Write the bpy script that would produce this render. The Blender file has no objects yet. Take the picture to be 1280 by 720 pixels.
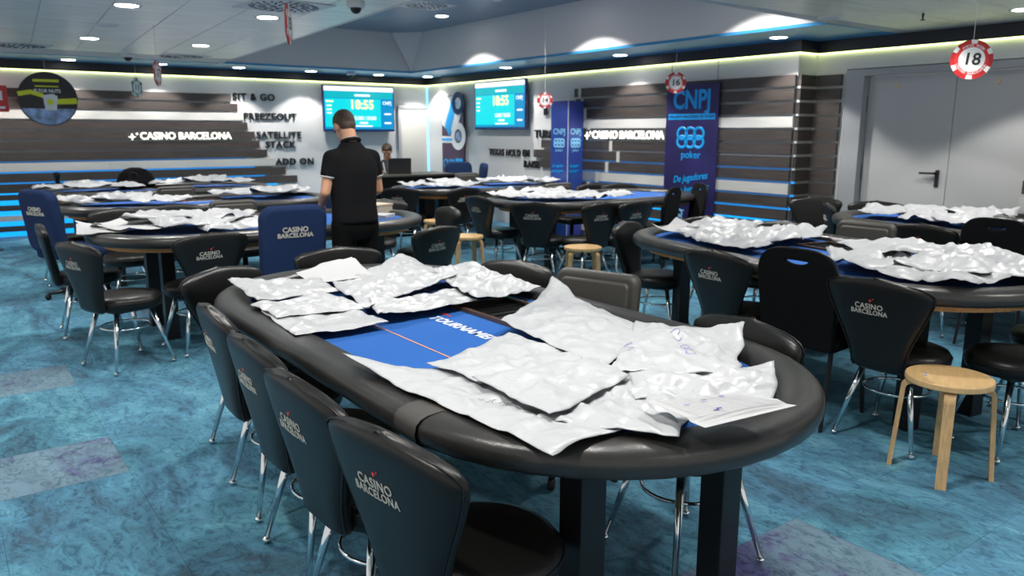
import bpy, bmesh, math, random
from mathutils import Vector, Matrix, noise
PI = math.pi
R = math.radians
SC = bpy.context.scene
COL = SC.collection
random.seed(7)

# ---------------------------------------------------------------- camera, world, exposure, lights
HCAM = 1.5
PITCH, ROLL, AZ = 0.19754, 0.0014, 0.63666
cam = bpy.data.cameras.new('camera')
camo = bpy.data.objects.new('camera', cam)
COL.objects.link(camo)
cam.sensor_width = 36
cam.lens = 976 / 1280 * 36
cam.clip_start = 0.05
cp, sp = math.cos(PITCH), math.sin(PITCH)
fw = Vector((0, cp, -sp)); up = Vector((0, sp, cp)); rt = Vector((1, 0, 0))
c_, s_ = math.cos(ROLL), math.sin(ROLL)
r2 = c_ * rt + s_ * up; u2 = -s_ * rt + c_ * up
T = Matrix.Rotation(-AZ, 3, 'Z')
r2, u2, fw = T @ r2, T @ u2, T @ fw
m = Matrix((r2, u2, -fw)).transposed().to_4x4()
m.translation = Vector((0, 0, HCAM))
camo.matrix_world = m
cam.dof.use_dof = True
cam.dof.focus_distance = 2.3
cam.dof.aperture_fstop = 5.0
SC.camera = camo
SC.view_settings.view_transform = 'Standard'
SC.view_settings.look = 'None'
SC.view_settings.gamma = 1
SC.view_settings.exposure = 0.66
w = bpy.data.worlds.new('world'); SC.world = w
w.use_nodes = True
w.node_tree.nodes['Background'].inputs[0].default_value = (1.0, 0.985, 0.95, 1)
w.node_tree.nodes['Background'].inputs[1].default_value = 0.48  # added soft fill light, entering through the open left and front sides

CZ, CZ2 = 2.47, 3.1          # lower and upper ceiling
XR, YB = 7.7, 13.1           # right wall, back wall
XL, YF = -2.6, -2.6          # left and front limits of floor and ceiling, sides left open for fill
LIGHTS_LOW = [(0.55, 12.7), (1.73, 12.7), (2.93, 12.7), (4.05, 12.62), (5.24, 12.65), (6.5, 12.72), (7.42, 12.6),
              (7.34, 10.1), (7.34, 7.59), (7.31, 5.2), (7.24, 2.86), (7.24, 0.5),
              (1.54, 9.67), (2.69, 9.69), (0.4, 9.67), (1.4, 7.0), (2.52, 6.99), (0.3, 7.0),
              (0.25, 4.3), (1.35, 4.3), (2.42, 4.3), (1.3, 1.7), (2.4, 1.7), (0.1, 1.7), (1.3, -0.9), (2.4, -0.9), (-1.2, 3.0), (-1.2, 7.0),
              (4.4, 2.2), (5.8, 2.2), (4.4, 0.0), (5.8, 0.0)]
LIGHTS_HIGH = [(6.08, 9.9), (6.08, 7.35), (6.08, 4.95), (4.55, 9.9), (4.45, 7.35), (4.3, 4.95)]
P_LOW, P_HIGH = 52, 95
def spot(x, y, z, p, ang=104, blend=0.22):
    l = bpy.data.lights.new('downlight_lamp', 'SPOT')
    l.energy = p; l.spot_size = R(ang); l.spot_blend = blend; l.shadow_soft_size = 0.06
    l.color = (1.0, 0.97, 0.92)
    o = bpy.data.objects.new('downlight_lamp', l); o.location = (x, y, z - 0.03); COL.objects.link(o)

# ---------------------------------------------------------------- materials
def mat(name, col, rough=0.5, metal=0.0, emit=None, es=1.0, bump=0, bscale=200, var=0, vscale=8, coat=0, spec=None, trans=0, sheen=0, stretch=None, vcol=None):
    m = bpy.data.materials.new(name); m.use_nodes = True
    nt = m.node_tree; b = nt.nodes['Principled BSDF']
    b.inputs['Base Color'].default_value = (*col, 1)
    b.inputs['Roughness'].default_value = rough
    b.inputs['Metallic'].default_value = metal
    if spec is not None: b.inputs['Specular IOR Level'].default_value = spec
    if coat: b.inputs['Coat Weight'].default_value = coat; b.inputs['Coat Roughness'].default_value = 0.15
    if trans: b.inputs['Transmission Weight'].default_value = trans
    if sheen: b.inputs['Sheen Weight'].default_value = sheen
    if emit:
        b.inputs['Emission Color'].default_value = (*emit, 1); b.inputs['Emission Strength'].default_value = es
    tc = None
    if bump or var:
        tc = nt.nodes.new('ShaderNodeTexCoord'); mp = nt.nodes.new('ShaderNodeMapping')
        nt.links.new(tc.outputs['Object'], mp.inputs[0])
        if stretch: mp.inputs['Scale'].default_value = stretch
    if bump:
        n = nt.nodes.new('ShaderNodeTexNoise'); n.inputs['Scale'].default_value = bscale; n.inputs['Detail'].default_value = 3
        bp = nt.nodes.new('ShaderNodeBump'); bp.inputs['Strength'].default_value = bump; bp.inputs['Distance'].default_value = 0.002
        nt.links.new(mp.outputs[0], n.inputs['Vector']); nt.links.new(n.outputs['Fac'], bp.inputs['Height']); nt.links.new(bp.outputs[0], b.inputs['Normal'])
    if var:
        n = nt.nodes.new('ShaderNodeTexNoise'); n.inputs['Scale'].default_value = vscale; n.inputs['Detail'].default_value = 5
        r = nt.nodes.new('ShaderNodeValToRGB')
        c2 = vcol or tuple(max(0, c * (1 - var)) for c in col)
        r.color_ramp.elements[0].position = 0.35; r.color_ramp.elements[0].color = (*c2, 1)
        r.color_ramp.elements[1].position = 0.65; r.color_ramp.elements[1].color = (*tuple(min(1, c * (1 + var * 0.4)) for c in col), 1)
        nt.links.new(mp.outputs[0], n.inputs['Vector']); nt.links.new(n.outputs['Fac'], r.inputs[0]); nt.links.new(r.outputs[0], b.inputs['Base Color'])
    return m
M = {}
M['leather'] = mat('black_leather', (0.010, 0.0095, 0.009), 0.34, bump=0.25, bscale=260, spec=0.33)
M['rail'] = mat('rail_vinyl', (0.036, 0.034, 0.032), 0.30, bump=0.3, bscale=240, var=0.25, vscale=5)
M['band'] = mat('worn_tape', (0.07, 0.065, 0.06), 0.5, bump=0.2)
M['dealer'] = mat('charcoal_vinyl', (0.045, 0.042, 0.037), 0.5, bump=0.3, bscale=220)
M['seat'] = mat('seat_vinyl', (0.008, 0.008, 0.008), 0.36, spec=0.3, bump=0.15)
M['chrome'] = mat('chrome', (0.75, 0.78, 0.8), 0.12, 1.0)
M['rubber'] = mat('rubber', (0.01, 0.01, 0.01), 0.7)
M['blackmetal'] = mat('black_metal', (0.012, 0.012, 0.013), 0.35, 0.3)
M['blackfab'] = mat('black_fabric', (0.005, 0.005, 0.006), 0.95, bump=0.5, bscale=500, spec=0.15)
M['navy'] = mat('navy_fabric', (0.012, 0.028, 0.085), 0.85, bump=0.5, bscale=450, spec=0.2)
M['felt'] = mat('blue_felt', (0.028, 0.125, 0.43), 0.85, bump=0.3, bscale=700, spec=0.2)
M['feltmark'] = mat('felt_white_print', (0.75, 0.78, 0.85), 0.8)
M['orange'] = mat('felt_orange_print', (0.75, 0.33, 0.16), 0.8)
M['redmark'] = mat('red_print', (0.8, 0.05, 0.04), 0.7)
M['ply'] = mat('plywood', (0.62, 0.30, 0.10), 0.6, var=0.3, vscale=20, stretch=(1, 8, 8))
M['trayframe'] = mat('tray_wood_edge', (0.10, 0.055, 0.03), 0.3)
M['birch'] = mat('birch', (0.66, 0.43, 0.20), 0.4, var=0.10, vscale=9, stretch=(1, 6, 1))
M['birchleg'] = mat('birch_leg', (0.63, 0.40, 0.19), 0.42, var=0.2, vscale=14, stretch=(6, 6, 1))
M['bag'] = mat('white_plastic_bag', (0.76, 0.78, 0.80), 0.30, bump=0.25, bscale=28, coat=0.25)
def bagmat():
    m = mat('white_plastic_bag', (0.475, 0.483, 0.50), 0.36, spec=0.4)
    nt = m.node_tree; b = nt.nodes['Principled BSDF']; L = nt.links
    tc = nt.nodes.new('ShaderNodeNewGeometry'); oi = nt.nodes.new('ShaderNodeObjectInfo')
    nz = nt.nodes.new('ShaderNodeTexNoise'); nz.inputs['Scale'].default_value = 6; nz.inputs['Detail'].default_value = 2
    vm = nt.nodes.new('ShaderNodeVectorMath'); vm.operation = 'SCALE'; vm.inputs['Scale'].default_value = 0.12
    va = nt.nodes.new('ShaderNodeVectorMath'); va.operation = 'ADD'
    L.new(tc.outputs['Position'], nz.inputs['Vector']); L.new(nz.outputs['Color'], vm.inputs[0]); L.new(vm.outputs[0], va.inputs[0]); L.new(tc.outputs['Position'], va.inputs[1])
    hs = []
    for sc, st in ((11, 0.55), (27, 0.45)):
        v = nt.nodes.new('ShaderNodeTexVoronoi'); v.feature = 'F1'; v.distance = 'MANHATTAN'; v.inputs['Scale'].default_value = sc; L.new(va.outputs[0], v.inputs['Vector'])
        mu = nt.nodes.new('ShaderNodeMath'); mu.operation = 'MULTIPLY'; mu.inputs[1].default_value = st * 10 / sc; L.new(v.outputs['Distance'], mu.inputs[0]); hs.append(mu)
    ad = nt.nodes.new('ShaderNodeMath'); ad.operation = 'ADD'; L.new(hs[0].outputs[0], ad.inputs[0]); L.new(hs[1].outputs[0], ad.inputs[1])
    bp = nt.nodes.new('ShaderNodeBump'); bp.inputs['Strength'].default_value = 0.36; bp.inputs['Distance'].default_value = 0.02
    L.new(ad.outputs[0], bp.inputs['Height']); L.new(bp.outputs[0], b.inputs['Normal'])
    return m
M['bag'] = bagmat()
M['bagedge'] = mat('dark_bag_lining', (0.06, 0.07, 0.09), 0.4)
M['bagblue'] = mat('bag_flap_blue', (0.16, 0.22, 0.40), 0.35)
M['paper'] = mat('white_paper', (0.50, 0.50, 0.51), 0.7)
M['ink'] = mat('grey_ink', (0.16, 0.17, 0.2), 0.8)
M['inkblue'] = mat('blue_ink', (0.03, 0.03, 0.4), 0.8)
M['logo'] = mat('silver_thread', (0.62, 0.58, 0.50), 0.5, 0.2)
M['wall'] = mat('white_wall', (0.62, 0.62, 0.62), 0.6)
M['panel'] = mat('grey_door_paint', (0.50, 0.50, 0.50), 0.45)
M['cream'] = mat('cream_door', (0.62, 0.60, 0.55), 0.5)
M['jamb'] = mat('door_frame_grey', (0.36, 0.37, 0.39), 0.4)
M['slat'] = mat('wenge_slat', (0.068, 0.056, 0.051), 0.42, var=0.4, vscale=6, stretch=(0.6, 0.6, 18))
M['slatwhite'] = mat('white_slat', (0.60, 0.59, 0.56), 0.4, var=0.08, vscale=6, stretch=(0.6, 0.6, 18))
M['backing'] = mat('silver_backing', (0.34, 0.36, 0.39), 0.35, 0.2)
M['dark'] = mat('dark_fascia', (0.012, 0.014, 0.018), 0.5)
M['coffer'] = mat('coffer_paint', (0.68, 0.67, 0.67), 0.7)
M['coffertop'] = mat('coffer_ceiling', (0.20, 0.27, 0.36), 0.35, 0.2)  # extra blue in this colour imitates LED glow on the raised ceiling
M['ceilmetal'] = mat('metal_ceiling', (0.88, 0.87, 0.80), 0.30, 0.4, var=0.12, vscale=1.5, stretch=(1, 6, 1))
M['soffit'] = mat('glow_tinted_soffit', (0.05, 0.30, 0.60), 0.3, 0.2)  # blue LED glow put into the soffit's base colour
M['joint'] = mat('joint_grey', (0.5, 0.5, 0.5), 0.5)
M['lamp'] = mat('lamp_diffuser', (1, 1, 1), 0.5, emit=(1.0, 0.97, 0.9), es=14)
M['plastic'] = mat('white_plastic', (0.6, 0.6, 0.6), 0.4)
M['ledy'] = mat('led_yellow', (0.8, 0.9, 0.4), 0.5, emit=(0.80, 0.92, 0.36), es=2.6)
M['ledb'] = mat('led_blue', (0.05, 0.4, 0.9), 0.5, emit=(0.01, 0.20, 0.60), es=0.55)
M['ledb2'] = mat('led_blue_dim', (0.03, 0.15, 0.4), 0.5, emit=(0.03, 0.12, 0.30), es=0.4)
M['ledb3'] = mat('led_blue_bright', (0.05, 0.5, 0.95), 0.5, emit=(0.0, 0.30, 0.80), es=0.85)
M['ledcorner'] = mat('led_cyan', (0.3, 0.7, 0.95), 0.5, emit=(0.25, 0.65, 0.95), es=0.8)
M['signglow'] = mat('sign_glow', (1, 1, 0.9), 0.5, emit=(1, 0.99, 0.88), es=1.5)
M['letter'] = mat('black_letter', (0.015, 0.015, 0.018), 0.4)
M['white'] = mat('white_print', (0.8, 0.8, 0.8), 0.5)
M['red'] = mat('chip_red', (0.45, 0.015, 0.02), 0.4)
M['redb'] = mat('chip_bright_red', (0.62, 0.03, 0.03), 0.4)
M['green'] = mat('chip_green', (0.02, 0.2, 0.09), 0.4)
M['banner'] = mat('banner_navy', (0.026, 0.020, 0.115), 0.35, var=0.35, vscale=2)
M['banner2'] = mat('banner_blue', (0.03, 0.04, 0.22), 0.3, var=0.5, vscale=3, vcol=(0.02, 0.08, 0.35))
M['cyan'] = mat('cyan_print', (0.0, 0.38, 0.85), 0.4)
M['cyanl'] = mat('light_cyan_print', (0.25, 0.6, 0.9), 0.4)
M['poster'] = mat('poster_dark', (0.06, 0.035, 0.075), 0.4)
M['yellow'] = mat('yellow_print', (0.75, 0.78, 0.02), 0.4)
M['sea'] = mat('pale_blue_print', (0.35, 0.5, 0.8), 0.4, var=0.5, vscale=9)
M['tvframe'] = mat('tv_frame', (0.01, 0.02, 0.10), 0.25)
M['scr1'] = mat('screen_teal', (0, 0, 0), 0.3, emit=(0.0, 0.50, 0.55), es=1.0)
M['scr2'] = mat('screen_blue', (0, 0, 0), 0.3, emit=(0.0, 0.19, 0.42), es=1.0)
M['scr3'] = mat('screen_white', (0, 0, 0), 0.3, emit=(0.75, 0.85, 1.0), es=1.0)
M['scr4'] = mat('screen_yellow', (0, 0, 0), 0.3, emit=(0.85, 1.0, 0.35), es=1.1)
M['scr5'] = mat('screen_deepteal', (0, 0, 0), 0.3, emit=(0.0, 0.33, 0.38), es=1.0)
M['laptop'] = mat('laptop_grey', (0.02, 0.02, 0.022), 0.4)
M['beige'] = mat('beige_card', (0.62, 0.52, 0.38), 0.7)
M['skin'] = mat('skin', (0.62, 0.32, 0.20), 0.5, bump=0.1, var=0.12, vscale=6)
M['hair'] = mat('brown_hair', (0.055, 0.030, 0.016), 0.6, bump=0.6, bscale=160, var=0.4, vscale=30)
M['polo'] = mat('black_polo', (0.007, 0.007, 0.008), 0.9, bump=0.5, bscale=90, spec=0.15)
M['trim'] = mat('grey_trim', (0.45, 0.45, 0.45), 0.8)
M['trousers'] = mat('black_trousers', (0.005, 0.005, 0.005), 0.9, bump=0.4, bscale=60, spec=0.1)
M['shoe'] = mat('black_shoe', (0.008, 0.008, 0.008), 0.4)
M['tee'] = mat('dark_tee', (0.05, 0.055, 0.065), 0.85)
M['teedark'] = mat('grey_sleeve', (0.16, 0.17, 0.18), 0.85)
M['eye'] = mat('dark_eye', (0.02, 0.015, 0.01), 0.3)

def carpet(name, cols, seed):
    m = bpy.data.materials.new(name); m.use_nodes = True
    nt = m.node_tree; b = nt.nodes['Principled BSDF']; L = nt.links
    b.inputs['Roughness'].default_value = 0.9; b.inputs['Specular IOR Level'].default_value = 0.15
    g = nt.nodes.new('ShaderNodeNewGeometry'); oi = nt.nodes.new('ShaderNodeObjectInfo')
    mp = nt.nodes.new('ShaderNodeMapping'); L.new(g.outputs['Position'], mp.inputs[0])
    mp.inputs['Scale'].default_value = (1.0, 0.55, 1); mp.inputs['Location'].default_value = (seed, seed * 2, 0)
    mp.inputs['Rotation'].default_value = (0, 0, 0.9)
    n1 = nt.nodes.new('ShaderNodeTexNoise'); n1.inputs['Scale'].default_value = 2.6; n1.inputs['Detail'].default_value = 9; n1.inputs['Roughness'].default_value = 0.68; n1.inputs['Distortion'].default_value = 0.9
    L.new(mp.outputs[0], n1.inputs['Vector'])
    r = nt.nodes.new('ShaderNodeValToRGB'); L.new(n1.outputs['Fac'], r.inputs[0])
    els = r.color_ramp.elements
    while len(els) < len(cols): els.new(0.5)
    for e, (p, c) in zip(els, cols): e.position = p; e.color = (*c, 1)
    n2 = nt.nodes.new('ShaderNodeTexNoise'); n2.inputs['Scale'].default_value = 17; n2.inputs['Detail'].default_value = 8; n2.inputs['Roughness'].default_value = 0.75; n2.inputs['Distortion'].default_value = 2.0
    L.new(mp.outputs[0], n2.inputs['Vector'])
    r2_ = nt.nodes.new('ShaderNodeValToRGB'); L.new(n2.outputs['Fac'], r2_.inputs[0])
    r2_.color_ramp.elements[0].position = 0.38; r2_.color_ramp.elements[0].color = (0.42, 0.45, 0.50, 1)
    r2_.color_ramp.elements[1].position = 0.52; r2_.color_ramp.elements[1].color = (1.05, 1.05, 1.05, 1)
    mx = nt.nodes.new('ShaderNodeMix'); mx.data_type = 'RGBA'; mx.blend_type = 'MULTIPLY'; mx.inputs[0].default_value = 0.8
    L.new(r.outputs[0], mx.inputs[6]); L.new(r2_.outputs[0], mx.inputs[7])
    hs = nt.nodes.new('ShaderNodeHueSaturation'); L.new(mx.outputs[2], hs.inputs['Color'])
    mr = nt.nodes.new('ShaderNodeMapRange'); mr.inputs[3].default_value = 0.93; mr.inputs[4].default_value = 1.07; L.new(oi.outputs['Random'], mr.inputs[0]); L.new(mr.outputs[0], hs.inputs['Value'])
    mr2 = nt.nodes.new('ShaderNodeMapRange'); mr2.inputs[3].default_value = 0.504; mr2.inputs[4].default_value = 0.514; L.new(oi.outputs['Random'], mr2.inputs[0]); L.new(mr2.outputs[0], hs.inputs['Hue'])
    L.new(hs.outputs[0], b.inputs['Base Color'])
    n3 = nt.nodes.new('ShaderNodeTexNoise'); n3.inputs['Scale'].default_value = 350; L.new(g.outputs['Position'], n3.inputs['Vector'])
    bp = nt.nodes.new('ShaderNodeBump'); bp.inputs['Strength'].default_value = 0.5; bp.inputs['Distance'].default_value = 0.003
    L.new(n3.outputs['Fac'], bp.inputs['Height']); L.new(bp.outputs[0], b.inputs['Normal'])
    return m
M['carpet'] = carpet('blue_carpet', [(0.29, (0.045, 0.070, 0.085)), (0.42, (0.056, 0.150, 0.210)), (0.54, (0.080, 0.240, 0.325)), (0.70, (0.15, 0.37, 0.44))], 3)
M['carpetgrey'] = carpet('grey_violet_carpet', [(0.30, (0.045, 0.05, 0.15)), (0.41, (0.10, 0.12, 0.22)), (0.47, (0.13, 0.21, 0.27)), (0.72, (0.17, 0.29, 0.35))], 11)
M['carpetbase'] = mat('carpet_joint', (0.05, 0.15, 0.21), 0.95)

# ---------------------------------------------------------------- helpers
def tag(o, label=None, cat=None, group=None, kind=None):
    if label: o['label'] = label
    if cat: o['category'] = cat
    if group: o['group'] = group
    if kind: o['kind'] = kind
    return o
def empty(name, loc=(0, 0, 0), rz=0):
    o = bpy.data.objects.new(name, None); o.location = loc; o.rotation_euler.z = rz
    o.empty_display_size = 0.1; COL.objects.link(o); return o
def link(name, me, parent=None, loc=(0, 0, 0), rot=(0, 0, 0)):
    o = bpy.data.objects.new(name, me); COL.objects.link(o)
    o.location = loc; o.rotation_euler = rot
    if parent: o.parent = parent
    return o
def fin(name, bm, m, parent=None, smooth=False, loc=(0, 0, 0), rot=(0, 0, 0)):
    bmesh.ops.recalc_face_normals(bm, faces=bm.faces)
    me = bpy.data.meshes.new(name); bm.to_mesh(me); bm.free()
    for mm in (m if isinstance(m, list) else [m]): me.materials.append(mm)
    if smooth:
        for p in me.polygons: p.use_smooth = True
    return link(name, me, parent, loc, rot)
def box(bm, x0, x1, y0, y1, z0, z1, mi=0, bev=0):
    vs = [bm.verts.new((x, y, z)) for x in (x0, x1) for y in (y0, y1) for z in (z0, z1)]
    fs = []
    for q in ((0, 1, 3, 2), (4, 6, 7, 5), (0, 4, 5, 1), (2, 3, 7, 6), (0, 2, 6, 4), (1, 5, 7, 3)):
        f = bm.faces.new([vs[i] for i in q]); f.material_index = mi; fs.append(f)
    if bev:
        es = list({e for f in fs for e in f.edges})
        bmesh.ops.bevel(bm, geom=es, offset=bev, segments=2, profile=0.5, affect='EDGES')
    return vs
def bx(name, x0, x1, y0, y1, z0, z1, m, parent=None, bev=0, loc=(0, 0, 0), rot=(0, 0, 0)):
    bm = bmesh.new(); box(bm, x0, x1, y0, y1, z0, z1, 0, bev); return fin(name, bm, m, parent, False, loc, rot)
def cone(bm, p0, p1, r0, r1, n=12, cap=True):
    p0, p1 = Vector(p0), Vector(p1); d = (p1 - p0)
    q = d.to_track_quat('Z', 'Y')
    rings = []
    for p, r in ((p0, r0), (p1, r1)):
        rings.append([bm.verts.new(p + q @ Vector((r * math.cos(2 * PI * i / n), r * math.sin(2 * PI * i / n), 0))) for i in range(n)])
    for i in range(n):
        bm.faces.new((rings[0][i], rings[0][(i + 1) % n], rings[1][(i + 1) % n], rings[1][i]))
    if cap:
        bm.faces.new(rings[0][::-1]); bm.faces.new(rings[1])
def ball(bm, c, r, sc=(1, 1, 1), u=12, v=8, rot=None):
    mm = Matrix.Translation(Vector(c)) @ (rot.to_matrix().to_4x4() if rot else Matrix()) @ Matrix.Diagonal((*[r * s for s in sc], 1))
    bmesh.ops.create_uvsphere(bm, u_segments=u, v_segments=v, radius=1, matrix=mm)
def lathe(bm, prof, n=32, mi=0):
    rings = []
    for r, z in prof:
        if r < 1e-5: rings.append([bm.verts.new((0, 0, z))])
        else: rings.append([bm.verts.new((r * math.cos(2 * PI * i / n), r * math.sin(2 * PI * i / n), z)) for i in range(n)])
    for a, b in zip(rings, rings[1:]):
        for i in range(n):
            j = (i + 1) % n
            if len(a) == 1 and len(b) > 1: f = bm.faces.new((a[0], b[i], b[j]))
            elif len(b) == 1 and len(a) > 1: f = bm.faces.new((a[i], b[0], a[j]))
            elif len(a) > 1: f = bm.faces.new((a[i], a[j], b[j], b[i]))
            else: continue
            f.material_index = mi
def sweep(bm, path, prof, closed=True, mi=0):
    """path: (pos, out-normal 2D) list; prof: (outward, z) list closed."""
    rings = []
    for (px, py), (nx, ny) in path:
        rings.append([bm.verts.new((px + nx * a, py + ny * a, z)) for a, z in prof])
    n = len(rings); k = len(prof)
    for i in range(n if closed else n - 1):
        a, b = rings[i], rings[(i + 1) % n]
        for j in range(k):
            f = bm.faces.new((a[j], b[j], b[(j + 1) % k], a[(j + 1) % k])); f.material_index = mi
    return rings
def tube(bm, pts, r, n=8, closed=False):
    pts = [Vector(p) for p in pts]; rings = []
    N = len(pts)
    for i, p in enumerate(pts):
        a = pts[(i - 1) % N] if (closed or i > 0) else p; b = pts[(i + 1) % N] if (closed or i < N - 1) else p
        q = (b - a).to_track_quat('Z', 'Y')
        rings.append([bm.verts.new(p + q @ Vector((r * math.cos(2 * PI * k / n), r * math.sin(2 * PI * k / n), 0))) for k in range(n)])
    for i in range(N if closed else N - 1):
        a, b = rings[i], rings[(i + 1) % N]
        # align rings
        best = min(range(n), key=lambda s: (a[0].co - b[s].co).length)
        for k in range(n):
            bm.faces.new((a[k], a[(k + 1) % n], b[(k + 1 + best) % n], b[(k + best) % n]))
    if not closed:
        bm.faces.new(rings[0][::-1]); bm.faces.new(rings[-1])
_dg = None
_txtcache = {}
def textmesh(body, size, ext=0.002, off=0.0, align='CENTER', shear=0, space=1.0):
    key = (body, size, ext, off, align, shear, space)
    if key in _txtcache: return _txtcache[key]
    cu = bpy.data.curves.new('text', 'FONT'); cu.body = body; cu.size = size; cu.extrude = ext; cu.offset = off * size
    cu.align_x = align; cu.align_y = 'CENTER'; cu.shear = shear; cu.space_character = space; cu.resolution_u = 3
    o = bpy.data.objects.new('text', cu); COL.objects.link(o)
    bpy.context.view_layer.update()
    me = bpy.data.meshes.new_from_object(o.evaluated_get(bpy.context.evaluated_depsgraph_get()))
    bpy.data.objects.remove(o); bpy.data.curves.remove(cu)
    _txtcache[key] = me
    return me
def text(name, body, size, loc, right, upv, m, parent=None, ext=0.002, off=0.0, align='CENTER', shear=0, sx=1.0, space=1.0):
    me = textmesh(body, size, ext, off, align, shear, space).copy(); me.name = name
    me.materials.clear(); me.materials.append(m)
    right = Vector(right).normalized(); upv = Vector(upv).normalized(); n = right.cross(upv)
    o = link(name, me, parent)
    mm = Matrix((right * sx, upv, n)).transposed().to_4x4(); mm.translation = Vector(loc)
    o.matrix_local = mm
    return o
def flat(name, outer, holes, thick, m, parent=None, bev=0.0, frame=None):
    """closed 2D outline (in XY) with holes, extruded, mapped by frame matrix."""
    cu = bpy.data.curves.new(name, 'CURVE'); cu.dimensions = '2D'; cu.fill_mode = 'BOTH'; cu.extrude = thick / 2; cu.bevel_depth = bev; cu.bevel_resolution = 2
    for pts in [outer] + holes:
        s = cu.splines.new('POLY'); s.points.add(len(pts) - 1); s.use_cyclic_u = True
        for p, q in zip(s.points, pts): p.co = (q[0], q[1], 0, 1)
    o = bpy.data.objects.new(name, cu); COL.objects.link(o)
    bpy.context.view_layer.update()
    me = bpy.data.meshes.new_from_object(o.evaluated_get(bpy.context.evaluated_depsgraph_get()))
    bpy.data.objects.remove(o); bpy.data.curves.remove(cu)
    me.materials.clear(); me.materials.append(m); me.name = name
    if frame is not None: me.transform(frame)
    return link(name, me, parent)
def rrect(w, h, r, n=6, cx=0, cy=0, taper=0):
    pts = []
    for sx, sy, a0 in ((1, 1, 0), (-1, 1, 90), (-1, -1, 180), (1, -1, 270)):
        for i in range(n + 1):
            a = R(a0 + 90 * i / n)
            y = sy * (h / 2 - r) + r * math.sin(a); x = sx * (w / 2 - r) + r * math.cos(a)
            x *= 1 + taper * (y / h)
            pts.append((cx + x, cy + y))
    return pts
def circ(r, n=32, cx=0, cy=0, ry=None):
    return [(cx + r * math.cos(2 * PI * i / n), cy + (ry or r) * math.sin(2 * PI * i / n)) for i in range(n)]
def copy_tree(o, parent=None):
    c = o.copy(); COL.objects.link(c)
    if parent is not None: c.parent = parent
    for ch in [x for x in o.children]: copy_tree(ch, c)
    return c
UX, UY, UZ = Vector((1, 0, 0)), Vector((0, 1, 0)), Vector((0, 0, 1))

# ================================================================ FLOOR
fl = tag(bx('floor', XL, 8.3, YF, YB + 0.2, -0.12, -0.006, M['carpetbase']), kind='structure')
TS = 0.508
bmt = bmesh.new(); box(bmt, 0.0006, TS - 0.0006, 0.0006, TS - 0.0006, -0.006, 0.0)
tile_me = bpy.data.meshes.new('carpet_tile'); bmt.to_mesh(tile_me); bmt.free(); tile_me.materials.append(M['carpet'])
tile_g = tile_me.copy(); tile_g.materials[0] = M['carpetgrey']
cells = []
ox, oy = 0.57 - 8 * TS, 1.12 - 8 * TS
i = 0
for i in range(24):
    for j in range(32):
        x, y = ox + i * TS, oy + j * TS
        if x > 8.0 or y > 13.0 or x < XL or y < YF: continue
        cells.append((x, y, i, j))
def vis(x, y):
    v = Vector((x + .25, y + .25, -HCAM)); d = v.dot(fw)
    if d < .3: return 0
    return abs(v.dot(r2) / d) < .78 and abs(v.dot(u2) / d) < .5
cells.sort(key=lambda c: (not vis(c[0], c[1]), c[0] ** 2 + c[1] ** 2))
grey = set()
def cellof(x, y): return (int((x - ox) // TS), int((y - oy) // TS))
for p in ((2.4, 1.5), (2.0, 1.5), (0.35, 5.2), (0.4, 4.1), (-0.2, 4.2), (4.3, 5.1)):
    grey.add(cellof(*p))
rest = bmesh.new()
for k, (x, y, i, j) in enumerate(cells):
    if k < 300:
        link('carpet_tile', tile_g if (i, j) in grey else tile_me, fl, (x, y, 0))
    else: box(rest, x + .0006, x + TS - .0006, y + .0006, y + TS - .0006, -0.006, 0)
tag(fin('carpet_tiles', rest, M['carpet'], fl), kind='stuff')

# ================================================================ CEILING
edge_x = lambda y: 3.0 + 0.075 * (y - 4.1)
P = [(edge_x(4.1), 4.1), (6.76, 4.3), (6.76, 12.02), (edge_x(12.05), 12.05)]       # coffer opening
ce = bmesh.new()
ring_o = [(XL, YF), (8.3, YF), (8.3, YB + .2), (XL, YB + .2)]
def prism(bm, pts, z0, z1):
    a = [bm.verts.new((x, y, z0)) for x, y in pts]; b = [bm.verts.new((x, y, z1)) for x, y in pts]
    bm.faces.new(a[::-1]); bm.faces.new(b)
    for i in range(len(pts)): bm.faces.new((a[i], a[(i + 1) % len(pts)], b[(i + 1) % len(pts)], b[i]))
for q in (((XL, YF), (8.3, YF), (8.3, 4.3), (6.76, 4.3), P[0], (XL, 4.1)), ((XL, 4.1), P[0], P[3], (XL, 12.05))):
    prism(ce, q, CZ + 0.006, CZ + 0.03)
ceil = tag(fin('ceiling', ce, M['joint']), kind='structure')
# soffit rim along the two walls
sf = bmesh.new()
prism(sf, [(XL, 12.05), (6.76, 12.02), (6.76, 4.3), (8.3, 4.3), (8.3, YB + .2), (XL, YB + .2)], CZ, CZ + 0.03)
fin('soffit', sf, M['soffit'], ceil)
# coffer faces and top
cf = bmesh.new()
def wallpanel(bm, a, b, z0, z1, t):
    d = Vector((b[0] - a[0], b[1] - a[1])).normalized(); n = Vector((d.y, -d.x)) * t
    prism(bm, [a, b, (b[0] + n.x, b[1] + n.y), (a[0] + n.x, a[1] + n.y)], z0, z1)
for a, b in zip(P, P[1:] + P[:1]):
    wallpanel(cf, a, b, CZ + 0.031, CZ2, 0.04)
fin('coffer_side', cf, M['coffer'], ceil)
ct = bmesh.new(); prism(ct, [(2.7, 3.9), (7.0, 4.0), (7.0, 12.3), (3.3, 12.3)], CZ2 + .001, CZ2 + .04); fin('coffer_ceiling', ct, M['coffertop'], ceil)
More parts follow.
